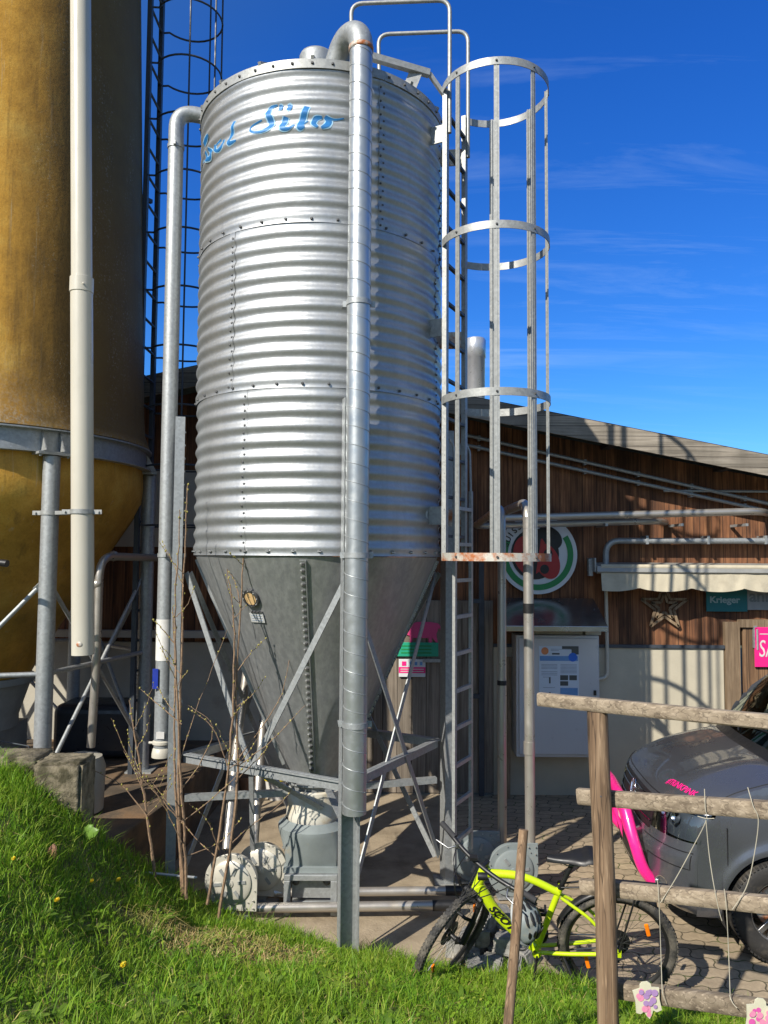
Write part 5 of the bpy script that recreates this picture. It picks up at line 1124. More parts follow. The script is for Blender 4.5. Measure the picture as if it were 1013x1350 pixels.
sapling('slender bare sapling leaning left in front of the dark concrete platform', 'bare saplings', [[(205, 1156), (196, 1090), (187, 1027), (178, 970), (171, 923)]],
        [[(237, 1082), (205, 1045), (184, 1021), (163, 985), (147, 947)], [(189, 1040), (175, 1010), (163, 990)], [(240, 955), (210, 930), (184, 907)], [(231, 850), (215, 830), (202, 817)], [(193, 1075), (160, 1035), (110, 1010)]], 5.5)
b = MB(); b.tube([at(188, 1150, 5.55), at(260, 1157, 5.6)], .010, 8); tag(b.build('steel_rod', M['galv']), 'short thin steel rod lying at the foot of the saplings', 'rod')

# ---- small plants on the bank
def on_bank(px, py):
    d = ray(px, py); o = Vector((0, 0, CAMZ)); Y = 2.2
    while Y < 6.3:
        p = o + d * (Y / d.y)
        if p.z < float(bank_z(p.x, p.y)): return p
        Y += .01
    return p
for i, (px, py) in enumerate([(155, 1172), (122, 1174), (76, 1200), (166, 1286), (21, 1145)]):
    p = on_bank(px, py); p.z = float(bank_z(p.x, p.y))
    nm = ['yellow dandelion at the left of the bare earth patch', 'half open yellow dandelion just left of the brightest one', 'small yellow dandelion in the mid left of the lawn', 'yellow dandelion low down in the lawn, below the bare patch', 'tiny yellow dandelion nearest the retaining wall'][i]
    t = thing('dandelion', nm, 'flower', p, 'dandelions in the lawn'); b = MB(); top = p + Vector((random.uniform(-.01, .01), -.01, .055))
    b.tube([p, top], .002, 5); b.build('stalk', M['leaf'], t); b = MB(); nrm = Vector((-.1, -.5, .8)).normalized()
    rr = (.019, .015, .016, .019, .014)[i]
    for ring, (r, n, h) in enumerate(((rr, 18, 0), (rr * .75, 14, .004), (rr * .45, 10, .007))):
        for k in range(n):
            a = 2 * PI * k / n + ring; u = nrm.orthogonal().normalized(); w = nrm.cross(u); d = u * math.cos(a) + w * math.sin(a); s = nrm.cross(d)
            b.add([top + nrm * h, top + d * r * .6 + s * .0025 + nrm * (h + .003), top + d * r + nrm * (h + .004), top + d * r * .6 - s * .0025 + nrm * (h + .003)], [(0, 1, 2, 3)])
    b.ball(top + nrm * .004, .005, 6); b.build('petals', M['dand'], t, weld=False)
def leafplant(name, label, px, py, mat, leaves):
    p = on_bank(px, py); p.z = float(bank_z(p.x, p.y)) - .005; b = MB()
    for (dx, dz, ln, wd, tw) in leaves:
        d = Vector((dx, random.uniform(-.3, .3), dz)).normalized(); s = d.cross(Vector((0, -1, .3 + tw))).normalized(); n = 7; vs = []
        nn = s.cross(d)
        for i in range(n + 1):
            t = i / n; c = p + d * ln * t + nn * (.02 * math.sin(t * 2)) ; w = wd * math.sin(PI * min(t * .93 + .06, 1)) ** .7 * (1 + .12 * math.sin(t * 19))
            vs += [c - s * w, c + nn * .008, c + s * w]
        b.add(vs, [(i * 3 + j, i * 3 + j + 1, i * 3 + j + 4, i * 3 + j + 3) for i in range(n) for j in (0, 1)], True)
    tag(b.build(name, mat, origin=p, weld=False), label, 'plant')
leafplant('dock_plant', 'bright green broad leaf at the corner of the mossy wall block', 108, 1102, M['leaf'], [(.9, .35, .15, .035, 0), (.6, .5, .12, .03, .3), (-.4, .5, .07, .02, 0), (1, .1, .1, .02, -.3)])
leafplant('withered_leaf', 'reddish withered leaf standing up in the grass', 68, 1134, M['deadleaf'], [(.15, 1, .10, .028, 0), (.5, .9, .09, .02, .2)])
# ================================================================== FENCE
FY0, FY1 = 3.62, 3.18
fpst0, fpst1 = at(805, 1420, FY0 - .04), at(789, 938, FY0)
fence = thing('fence', 'weathered grey timber rail fence with one round post in front of the van', 'fence', (fpst0.x, fpst0.y, float(bank_z(fpst0.x, fpst0.y))))
def fY(px): return FY0 + (FY1 - FY0) * (px - 790) / 223
def roughlog(b, p0, p1, rx, rz, seed, n=40, seg=14, square=0.0, up=(0, 0, 1)):
    p0, p1 = Vector(p0), Vector(p1); d = (p1 - p0).normalized(); a = d.cross(Vector(up)).normalized(); w = a.cross(d); vs = []
    for i in range(n + 1):
        t = i / n; c = p0 + (p1 - p0) * t + (a * math.sin(t * 7 + seed) + w * math.sin(t * 5 + 2 * seed)) * rx * .06
        for j in range(seg):
            th = 2 * PI * j / seg; cx, cz = math.cos(th), math.sin(th); m_ = max(abs(cx), abs(cz)); f = (1 - square) + square / m_ * .9
            q = Vector((cx * 3, cz * 3, t * (p1 - p0).length * 6 + seed * 10)); q.z *= .35; g = 1 + .035 * mnoise.noise(q) + .018 * mnoise.noise(Vector((cx * 9, cz * 9, t * 1.5 + seed)))
            vs.append(c + (a * cx * rx + w * cz * rz) * f * g)
    fs = [(i * seg + j, i * seg + (j + 1) % seg, (i + 1) * seg + (j + 1) % seg, (i + 1) * seg + j) for i in range(n) for j in range(seg)]
    b.add(vs, fs + [tuple(range(seg))[::-1], tuple(range(n * seg, n * seg + seg))], True)
b = MB(); roughlog(b, fpst0, fpst1, .0475, .0475, 1.3, up=(0, 1, 0)); o = b.build('post', M['post'], fence); m_ = o.modifiers.new('e', 'EDGE_SPLIT'); m_.split_angle = R(50)
post2 = at(1180, 1000, 2.85); b = MB(); roughlog(b, (post2.x, post2.y, .3), (post2.x, post2.y, 2.0), .05, .05, 4.1, up=(0, 1, 0)); b.build('post', M['post'], fence)
for k, (xa, ya, xb, yb, off, rz, seed) in enumerate([(711, 922, 1013, 951, -.0, .034, 1), (763, 1049, 1013, 1068, .085, .040, 2), (767, 1168, 1013, 1193, .085, .037, 3), (806, 1304, 1013, 1330, .085, .040, 4)]):
    p0, p1 = at(xa, ya, fY(xa) + off), at(xb, yb, fY(xb) + off); p1 = p1 + (p1 - p0) * .95
    if k == 0: p0.z += .0; 
    b = MB(); roughlog(b, p0, p1, .028, rz, seed, 60, 20, .85); o = b.build('rail', M['rail'], fence); m_ = o.modifiers.new('e', 'EDGE_SPLIT'); m_.split_angle = R(40)
# nail heads where the rails cross the post
b = MB()
for (px, py) in ((793, 1050), (799, 1062), (797, 1172), (802, 1184), (801, 1308), (806, 1318)): b.ball(at(px, py, FY0 - .052), (.007, .004, .007), 8)
b.build('nail_heads', M['steeldk'], fence)
# stake
b = MB(); roughlog(b, at(666, 1405, 3.35), at(691, 1094, 3.5), .0215, .0215, 7.7, up=(0, 1, 0)); o = b.build('stake', M['post']); m_ = o.modifiers.new('e', 'EDGE_SPLIT'); m_.split_angle = R(50)
tag(o, 'thin crooked wooden stake standing in the grass in front of the bicycle', 'stake')
# strings knotted to the rails
def string(label, paths):
    b = MB()
    for p in paths:
        w = smoothline([at(px, py, fY(px) + dy) for px, py, dy in p], 8); b.tube(w, .0019, 6)
    tag(b.build('string', M['string']), label, 'string', 'strings tied to the fence')
string('pale string looped from the second rail down to the third, left of the other', [[(929, 1040, .04), (930, 1066, .03), (931, 1082, .04), (912, 1120, .05), (890, 1160, .05), (871, 1190, .03)], [(931, 1082, .04), (935, 1125, .05), (941, 1165, .04), (948, 1200, .05), (952, 1214, .06)], [(867, 1160, .03), (869, 1188, .03), (871, 1240, .06), (873, 1302, .03)], [(920, 1076, .03), (931, 1079, .03), (942, 1079, .03)]])
string('pale string looped from the second rail down to the third at the picture edge', [[(986, 1038, .04), (993, 1062, .03), (1000, 1082, .04), (994, 1130, .05), (984, 1170, .05), (966, 1199, .03)], [(955, 1172, .03), (958, 1200, .03), (961, 1260, .06), (963, 1318, .03)]])
string('short knotted string end hanging on the lowest rail', [[(873, 1298, .03), (874, 1310, .02), (879, 1324, .03)], [(962, 1312, .03), (966, 1322, .02), (972, 1329, .02)]])
# butterfly shaped tags
def card(label, cx, cy, wpx, hpx, tilt, seed, cols):
    Y = fY(cx) - .0; c = at(cx, cy, Y); k = Y / FPX; W_, H_ = wpx * k, hpx * k; u = Vector((math.cos(tilt), 0, -math.sin(tilt))); w = Vector((math.sin(tilt), 0, math.cos(tilt)))
    t = thing('painted_tag', label, 'tag', c - w * H_ * .5, 'painted tags hanging on the fence')
    pts = [(-.5, .30), (-.22, .34), (-.2, .44), (-.1, .5), (.1, .5), (.2, .44), (.22, .34), (.5, .30), (.46, .0), (.5, -.3), (.3, -.34), (.17, -.28), (.1, -.4), (0, -.5), (-.1, -.4), (-.17, -.28), (-.3, -.34), (-.46, -.3), (-.44, 0)]
    b = MB(); b.prism([(x * W_, y * H_) for x, y in pts], c, u, w, .006); b.build('card', pm('cream_card', (.58, .56, .42), .6), t, tri=True)
    rr = random.Random(seed); n = u.cross(w).normalized()
    for j, col in enumerate(cols):
        b = MB()
        for i in range(9):
            x, y, r = rr.uniform(-.34, .34) * W_, rr.uniform(-.22, .27) * H_, rr.uniform(.07, .13) * W_
            if j == 0 and i < 3: x, y, r = 0, (-.38 + .1 * i) * H_, .09 * W_
            b.add([c + u * (x + r * math.cos(a)) + w * (y + r * math.sin(a)) + n * (.0065 + .0004 * (j * 9 + i)) for a in [2 * PI * q / 10 for q in range(10)]], [tuple(range(10))])
        b.build('flower_print', col, t, weld=False)
cp = pm('pink_print', (.70, .25, .40), .6); cv = pm('violet_print', (.36, .22, .45), .6); cm = pm('magenta_print', (.62, .10, .36), .6)
card('small cream and pink painted tag on the lowest rail beside the fence post', 853, 1318, 34, 46, -.12, 3, [cp, cv])
card('cream tag with magenta flowers at the bottom right corner', 1000, 1342, 34, 50, .12, 8, [cm, cp])

# ================================================================== BICYCLE
hd = R(172); h = Vector((math.cos(hd), math.sin(hd), 0)); left = Vector((-h.y, h.x, 0)); lean = R(12)
up = Vector((0, 0, 1)) * math.cos(lean) + left * math.sin(lean); lf = up.cross(h)
bp = atz(812, 1317, 0); bp = Vector((bp.x, bp.y, 0.004))
bike = thing('bicycle', 'lime yellow mountain bike on its stand beside the cobblestones, black saddle', 'bicycle', bp)
bike.rotation_euler = Matrix((h, lf, up)).transposed().to_euler()
RW = .362; RA = Vector((0, 0, RW)); BB = Vector((.49, 0, .30)); ST_ = Vector((.345, 0, .745)); HT0 = Vector((.865, 0, .69)); HT1 = Vector((.815, 0, .825)); FA = Vector((1.02, 0, RW)); SAD = Vector((.27, 0, .945))
SAX = (HT1 - HT0).normalized()
def steer(p, th=R(56)): return HT0 + Matrix.Rotation(th, 3, SAX) @ (Vector(p) - HT0)
ident = lambda p: Vector(p)
def wheel(name, axle, T):
    n = 64; b = MB(); cir = [T(axle + Vector((math.cos(2 * PI * i / n), 0, math.sin(2 * PI * i / n))) * (RW - .028)) for i in range(n)]
    b.tube(cir, .027, 14, closed=True); ax = (T(axle + Vector((0, 1, 0))) - T(axle)).normalized()
    for i in range(84):
        a = 2 * PI * i / 84; d = (T(axle + Vector((math.cos(a), 0, math.sin(a)))) - T(axle)).normalized(); tg = ax.cross(d)
        MM = Matrix((tg, ax, d)).transposed()
        for off, rr in ((-.017, RW - .006), (.017, RW - .006), (-.006 if i % 2 else .006, RW - .001)): b.box(T(axle) + d * rr + ax * off + tg * (.006 if off > 0 else 0), (.014, .012, .007), MM)
    tyre = b.build('wheel', M['bikerubber'], bike, local=True, weld=False)
    b = MB(); rot = Matrix((( T(axle + Vector((1, 0, 0))) - T(axle)), ax, (T(axle + Vector((0, 0, 1))) - T(axle)))).transposed()
    Ml = rot @ Matrix.Rotation(R(90), 3, 'X')
    b.lathe([(RW - .052, -.014), (RW - .050, .014), (RW - .066, .010), (RW - .072, 0), (RW - .066, -.010), (RW - .052, -.014)], 64, T(axle), Ml); b.build('rim', M['black'], tyre, local=True)
    b = MB()
    for i in range(28):
        a = 2 * PI * i / 28; s = 1 if i % 2 else -1; a2 = a + (.35 if i % 4 < 2 else -.35)
        b.tube([T(axle + Vector((math.cos(a2) * .022, s * .022, math.sin(a2) * .022))), T(axle + Vector((math.cos(a), 0, math.sin(a))) * (RW - .068))], .0012, 4)
    b.build('spokes', M['alu'], tyre, local=True)
    b = MB(); b.lathe([(.008, -.06), (.008, -.05), (.028, -.03), (.016, -.02), (.016, .02), (.028, .03), (.008, .05), (.008, .06)], 16, T(axle), Ml); b.lathe([(.025, .038), (.085, .038), (.085, .036)], 24, T(axle), Ml); b.build('hub', M['black'], tyre, local=True)
    b = MB()
    for a in (R(145), R(325)):
        c = T(axle + Vector((math.cos(a), 0.012, math.sin(a))) * (RW * .60)); d = (T(axle + Vector((math.cos(a - 1.2), 0, math.sin(a - 1.2)))) - T(axle)).normalized(); b.bar(c - d * .042, c + d * .042, .026, .012, ax)
    b.build('spoke_reflector', M['orange'], tyre, local=True, bevel=.006)
wheel('wheel', RA, ident); wheel('wheel', FA, steer)
b = MB()
b.tube([HT0 + (HT0 - HT1) * .1, HT1 + (HT1 - HT0) * .15], .031, 16)
b.tube(smoothline([HT0 + SAX * .03, Vector((.72, 0, .51)), BB + Vector((.02, 0, .02))], 6), [.037] * 4 + [.035] * 4 + [.034] * 5, 16)
b.tube(smoothline([HT1 - SAX * .03, Vector((.58, 0, .79)), ST_ + Vector((.01, 0, -.05))], 6), [.026] * 6 + [.023] * 7, 14)
b.tube([BB, ST_], .020, 14)
b.lathe([(.03, -.045), (.03, .045)], 16, BB, Matrix.Rotation(R(90), 3, 'X'))
for s in (-1, 1):
    b.tube(bend([BB + Vector((-.01, s * .03, 0)), Vector((.30, s * .045, .315)), RA + Vector((.02, s * .068, -.005))], .06), .0125, 10)
    b.tube(bend([ST_ + Vector((.0, s * .018, -.07)), Vector((.17, s * .05, .57)), RA + Vector((.005, s * .068, .012))], .06), .0105, 10)
    b.box(RA + Vector((.01, s * .068, 0)), (.05, .006, .05))
b.build('frame', M['lime'], bike, local=True)
# black graphics on frame: down tube slashes and stay lettering
b = MB(); d = (BB - HT0).normalized(); w = Vector((d.z, 0, -d.x)); 
vs, fs = text_geo('SCOTT', .066, .001, 'LEFT', .002, .25); o_ = HT0 + d * .13
if w.z < 0: w = -w
b.add([o_ + d * (v.x * 1.15) * 1 + w * (v.y - .022) + Vector((0, .0375 + v.z, 0)) for v in vs], fs)
vs, fs = text_geo('SCOTT', .024, .001, 'LEFT', .001, .1); d2 = Vector((-1, .06, .09)).normalized(); b.add([BB + Vector((-.10, .0585, -.003)) + d2 * v.x * 1.6 + Vector((0, 0, 1)) * (v.y - .009) + Vector((0, v.z, 0)) for v in vs], fs)
b.build('lettering', M['ink'], bike, local=True, weld=False)
b = MB(); b.tube([ST_ + Vector((.005, 0, -.02)), SAD + Vector((0, 0, -.03))], .015, 12); b.lathe([(.024, -.02), (.024, .015)], 14, ST_ + Vector((0, 0, .005))); b.build('seat_post', M['black'], bike, local=True)
b = MB(); vs = []; n = 14; m_ = 8
for i in range(n + 1):
    t = i / n; x = -.12 + .28 * t; wd = .075 * (1 - t) ** .8 + .017 + .012 * math.sin(PI * min(t * 2, 1)); zc = .018 * math.cos(t * 2.6) + (.012 if t < .2 else 0)
    for j in range(m_ + 1):
        a = PI * j / m_; vs.append(SAD + Vector((x, wd * math.cos(a), zc + .03 * math.sin(a) ** .6 - .02)))
    vs.append(SAD + Vector((x, 0, zc - .035)))
k = m_ + 2; b.add(vs, [(i * k + j, i * k + (j + 1) % k, (i + 1) * k + (j + 1) % k, (i + 1) * k + j) for i in range(n) for j in range(k)] + [tuple(range(k)), tuple(range(n * k, n * k + k))], True); sdl = b.build('saddle', M['black'], bike, local=True)
b = MB(); 
for s in (-1, 1): b.tube([SAD + Vector((-.08, s * .022, -.025)), SAD + Vector((-.02, s * .02, -.05)), SAD + Vector((.04, s * .02, -.05)), SAD + Vector((.11, s * .012, -.025))], .0035, 6)
b.build('saddle_rails', M['alu'], sdl, local=True)
# fork, stem, bar, grips, brake levers, cables
b = MB(); cr = HT0 - SAX * .05
b.tube([steer(HT0 - SAX * .055), steer(HT1 + SAX * .06)], .016, 12)
for s in (-1, 1):
    b.tube([steer(cr + Vector((.0, s * .062, 0))), steer(cr + Vector((.055, s * .062, -.15)))], .016, 12); b.tube([steer(cr + Vector((.05, s * .062, -.14))), steer(FA + Vector((-.01, s * .062, .0)))], .021, 12)
    b.tube([steer(cr + Vector((0, s * .062, 0))), steer(cr + Vector((0, 0, .015)))], .022, 10)
b.tube([steer(cr + Vector((.045, -.06, -.15))), steer(cr + Vector((.10, -.03, -.10))), steer(cr + Vector((.10, .03, -.10))), steer(cr + Vector((.045, .06, -.15)))], .011, 8); b.build('fork', M['black'], bike, local=True)
SC = HT1 + SAX * .045; BC = SC + Vector((.055, 0, .012))
b = MB(); b.tube([steer(SC), steer(BC)], .018, 10); b.tube(bend([steer(BC + Vector((-.045, -.36, .02))), steer(BC + Vector((0, -.12, .0))), steer(BC + Vector((0, .12, .0))), steer(BC + Vector((-.045, .36, .02)))], .1), .0145, 12); hb_ = b.build('handlebar', M['black'], bike, local=True)
for s in (-1, 1):
    b = MB(); p, q = steer(BC + Vector((-.030, s * .245, .013))), steer(BC + Vector((-.047, s * .375, .021))); b.tube([p, p + (q - p) * .5, q], [.0185, .0175, .0185], 12); b.build('grip', M['darkin'], hb_, local=True)
    b = MB(); p = steer(BC + Vector((-.01, s * .20, .0))); b.box(p, (.03, .03, .03)); b.tube([p, steer(BC + Vector((.045, s * .23, -.012))), steer(BC + Vector((.05, s * .33, -.02)))], [.008, .006, .005], 8); b.build('brake_lever', M['alu'], hb_, local=True)
b = MB(); b.box(steer(BC + Vector((.01, -.06, .03))), (.05, .04, .02)); b.lathe([(0, .03), (.022, .03), (.024, .0), (.02, -.03)], 14, steer(BC + Vector((.05, .05, .0))), Matrix.Rotation(R(90), 3, 'Y')); b.build('lamp', M['black'], hb_, local=True)
b = MB()
for s, m1, end in ((1, .30, Vector((.06, .04, -.25))), (-1, .22, Vector((.05, -.03, -.28))), (.7, .36, Vector((-.02, .03, -.05))), (-.6, .33, Vector((.0, -.03, -.07)))):
    b.tube(smoothline([steer(BC + Vector((0, s * .2, 0))), steer(BC + Vector((m1 * .5, s * .13, -.02))), steer(BC + Vector((m1 * .5, s * .02, -.16))), steer(BC + end)], 8), .0035, 6)
b.build('cable', M['black'], bike, local=True)
# crank, chainring, pedals, chain, derailleur
b = MB(); MX = Matrix.Rotation(R(90), 3, 'X'); b.lathe([(.03, .05), (.085, .05), (.085, .045), (.03, .045)], 30, BB - Vector((0, .1, 0)), MX)
ca = R(-82); cdv = Vector((math.cos(ca), 0, math.sin(ca)))
b.bar(BB + Vector((0, .075, 0)), BB + Vector((0, .085, 0)) + cdv * .17, .012, .028, (0, 1, 0)); b.bar(BB - Vector((0, .075, 0)), BB - Vector((0, .085, 0)) - cdv * .17, .012, .028, (0, 1, 0)); crk = b.build('crank', M['black'], bike, local=True)
for s, dv in ((1, cdv), (-1, -cdv)):
    c = BB + Vector((0, s * .14, 0)) + dv * .17; b = MB(); b.box(c + Vector((.04, 0, 0)), (.014, .09, .022)); b.box(c - Vector((.04, 0, 0)), (.014, .09, .022)); b.box(c, (.09, .012, .018)); b.box(c + Vector((0, .04, 0)), (.08, .012, .018)); b.build('pedal', M['black'], crk, local=True)
b = MB(); 
for z in (.055, -.05): b.tube([BB + Vector((0, -.048, z * 1.3)), RA + Vector((0, -.045, z * .7))], .005, 6)
b.box(RA + Vector((-.01, -.05, -.09)), (.03, .015, .12)); b.build('chain', M['steeldk'], bike, local=True)
b = MB(); b.tube([Vector((.33, .05, .30)), Vector((.20, .19, .055))], .011, 8); b.box((.20, .195, .045), (.06, .03, .014)); b.build('kickstand', M['black'], bike, local=True)
# rear mudguard and rack stay
b = MB(); pts = arc(RA, (1, 0, 0), (0, 0, 1), RW + .03, R(20), R(125), 22); vs = []
for p in pts:
    for j in range(5): a = j / 4 - .5; vs.append(p + Vector((0, a * .07, -.018 * (2 * a) ** 2)))
b.add(vs, [(i * 5 + j, i * 5 + j + 1, (i + 1) * 5 + j + 1, (i + 1) * 5 + j) for i in range(len(pts) - 1) for j in range(4)], True); mg = b.build('mudguard', M['black'], bike, local=True); sm_ = mg.modifiers.new('s', 'SOLIDIFY'); sm_.thickness = .003
b = MB(); b.bar((.12, .0, RW * 2 + .055), (-.30, 0, RW * 2 + .04), .10, .012)
for s in (-1, 1): b.tube([RA + Vector((0, s * .075, .02)), Vector((-.10, s * .055, RW * 2 + .05))], .006, 8); b.tube([RA + Vector((.02, s * .075, .02)), Vector((.04, s * .05, RW * 2 + .05))], .006, 8); b.tube([Vector((.12, s * .04, RW * 2 + .055)), ST_ + Vector((0, s * .02, .0))], .006, 8)
b.build('rack', M['black'], bike, local=True)
b = MB(); b.box((-.315, 0, RW * 2 + .02), (.012, .07, .04)); b.build('rear_reflector', M['red'], bike, local=True)
# helmet hanging from the top tube
hw = bike.matrix_basis if False else None
bike_M = Matrix.Translation(bp) @ Matrix((h, lf, up)).transposed().to_4x4()
hc = bike_M @ Vector((.575, .12, .585))
hel = thing('helmet', 'grey and black bicycle helmet hanging from the bike frame', 'helmet', hc); b = MB(); Mh = Vector((.62, -.62, .25)).to_track_quat('Z', 'Y').to_matrix(); vs = []; n = 22; m_ = 10
for i in range(m_ + 1):
    t = PI / 2 * i / m_
    for j in range(n): a = 2 * PI * j / n; g = 1 + .055 * math.cos(6 * a) * math.sin(t * 1.7); vs.append(hc + Mh @ Vector((.098 * math.cos(a) * math.sin(t) * g, .135 * math.sin(a) * math.sin(t) * g, .105 * math.cos(t) * g)))
b.add(vs, [(i * n + j, (i + 1) * n + j, (i + 1) * n + (j + 1) % n, i * n + (j + 1) % n) for i in range(m_) for j in range(n)], True); o = b.build('shell', M['greypl'], hel); sm_ = o.modifiers.new('s', 'SOLIDIFY'); sm_.thickness = .02; sm_.offset = -1
b = MB()
for lat in (-.75, -.38, 0, .38, .75):
    for lon in (-.62, .12, .78):
        d = Vector((math.sin(lat) * math.cos(lon) * .098, math.sin(lon) * .135, math.cos(lat) * math.cos(lon) * .105)); q = d.normalized(); tl_ = Vector((0, 1, 0)) - q * q.y; tl_.normalize(); sd2 = tl_.cross(q)
        b.ball(hc + Mh @ (d * 1.0), (.007 + .005 * math.cos(lat), .042, .007), 10, Mh @ Matrix((sd2, tl_, q)).transposed())
b.build('vents', M['black'], hel); b = MB()
b.tube([hc + Mh @ Vector((.105 * math.cos(a), .142 * math.sin(a), -.004)) for a in [2 * PI * i / 30 for i in range(30)]], .009, 8, closed=True); b.build('rim', M['signgrey'], hel)
b = MB(); b.tube(smoothline([hc + Mh @ Vector((.095, .03, -.01)), hc + Vector((.02, -.05, -.13)), hc + Vector((-.05, -.03, -.15)), hc + Mh @ Vector((-.095, .03, -.01))], 6), .005, 6); b.tube([hc + Mh @ Vector((0, .12, 0)), bike_M @ Vector((.60, .0, .78))], .005, 6); b.build('strap', M['black'], hel)
# ================================================================== VAN
VX, VY, VH = 1.99, 6.44, .95
van = thing('van', 'anthracite grey van with pink front bar and pink hashtag lettering on its bonnet', 'van', (VX, VY, 0))
PR = [((.10, .25), (.36, .27), .89), ((.03, .33), (.32, .34), .925), ((.0, .47), (.30, .47), .94), ((.0, .63), (.30, .63), .945), ((.03, .69), (.31, .70), .945), ((.05, .73), (.32, .75), .945), ((.09, .91), (.36, .90), .94), ((.13, .99), (.42, .985), .93), ((.20, 1.065), (.50, 1.04), .92), ((.38, 1.16), (.62, 1.11), .91), ((.62, 1.235), (.80, 1.17), .90), ((.84, 1.285), (.98, 1.215), .89), ((.89, 1.295), (1.04, 1.235), .885), ((1.17, 1.58), (1.27, 1.54), .83), ((1.45, 1.85), (1.53, 1.79), .76), ((1.75, 1.94), (1.8, 1.87), .73), ((3, 1.96), (3, 1.89), .73), ((4.6, 1.95), (4.6, 1.88), .73), ((4.82, 1.85), (4.78, 1.8), .75), ((4.88, 1.2), (4.85, 1.15), .88), ((4.90, .5), (4.86, .5), .93), ((4.86, .28), (4.84, .28), .90)]
P5 = [Vector((c[0], c[1], e[0])).to_tuple() + (e[1], hw) for c, e, hw in PR]
def prow(r):
    i = max(0, min(int(r), len(P5) - 2)); t = r - i
    P = [P5[max(i - 1, 0)], P5[i], P5[i + 1], P5[min(i + 2, len(P5) - 1)]]; out = []
    for k in range(5):
        p0, p1, p2, p3 = (P[j][k] for j in range(4)); m1, m2 = (p2 - p0) / 2, (p3 - p1) / 2; dl = p2 - p1
        if dl == 0: m1 = m2 = 0
        else:
            if m1 / dl < 0: m1 = 0
            if m2 / dl < 0: m2 = 0
            m1 = max(-3 * abs(dl), min(3 * abs(dl), m1)); m2 = max(-3 * abs(dl), min(3 * abs(dl), m2))
        out.append(p1 * (1 - 3 * t * t + 2 * t ** 3) + p2 * (3 * t * t - 2 * t ** 3) + m1 * (t - 2 * t * t + t ** 3) + m2 * (t ** 3 - t * t))
    return out
def surf(r, s, off=0.0):
    ac, zc, ae, ze, hw = prow(r); p = 3.4 if r < 7 else (3.4 - (r - 7) * .35 if r < 11 else 2.0); k = (1 - max(0, 1 - abs(s) ** 3.0) ** .6) if r < 7 else (lambda f: (1 - max(0, 1 - abs(s) ** 3.0) ** .6) * (1 - f) + abs(s) ** 2.0 * f)(min(1, (r - 7) / 4)); kz = abs(s) ** 2.6
    ridge = .018 * math.exp(-((abs(s) - .62) / .13) ** 2) * max(0, min(1, (r - 7.2) / 1.0)) * max(0, min(1, (11.2 - r) / .8))
    q = Vector((VX + ac + (ae - ac) * k, VY + hw * s, zc + (ze - zc) * kz + ridge))
    if off:
        e = .01; du = surf(r, s + e) - surf(r, s - e); dv = surf(min(r + e, 20.9), s) - surf(max(r - e, 0), s); n = du.cross(dv).normalized()
        if n.x > 0 and r < 9: n = -n
        if r >= 9 and n.z < 0: n = -n
        q = q + n * off
    return q
NS, SUB = 48, 5; NR = (len(PR) - 1) * SUB
def sj(j): return math.sin(PI / 2 * (-1 + 2 * j / NS))
def region(test, mat, name, par, off=0.0, sub=1):
    b = MB(); idx = {}
    def vid(i, j):
        if (i, j) not in idx: idx[(i, j)] = len(b.v); b.v.append(surf(min(i / SUB, len(PR) - 1.0001), sj(j), off))
        return idx[(i, j)]
    for i in range(NR):
        for j in range(NS):
            if test((i + .5) / SUB, sj(j + .5)):
                f = [vid(i, j), vid(i, j + 1), vid(i + 1, j + 1), vid(i + 1, j)]; b.f.append(f); b.mi.append(0); b.sm.append(True)
    return b.build(name, mat, par)
isgl = lambda r, s: 12.2 < r < 14.0 and abs(s) < .92
isgr = lambda r, s: 5.0 < r < 6.6 and abs(s) < .56
ishl = lambda r, s: 5.2 < r < 6.9 and .56 < abs(s)
islow = lambda r, s: 1.0 < r < 2.6 and abs(s) < .62
iscowl = lambda r, s: 11.2 < r < 12.2
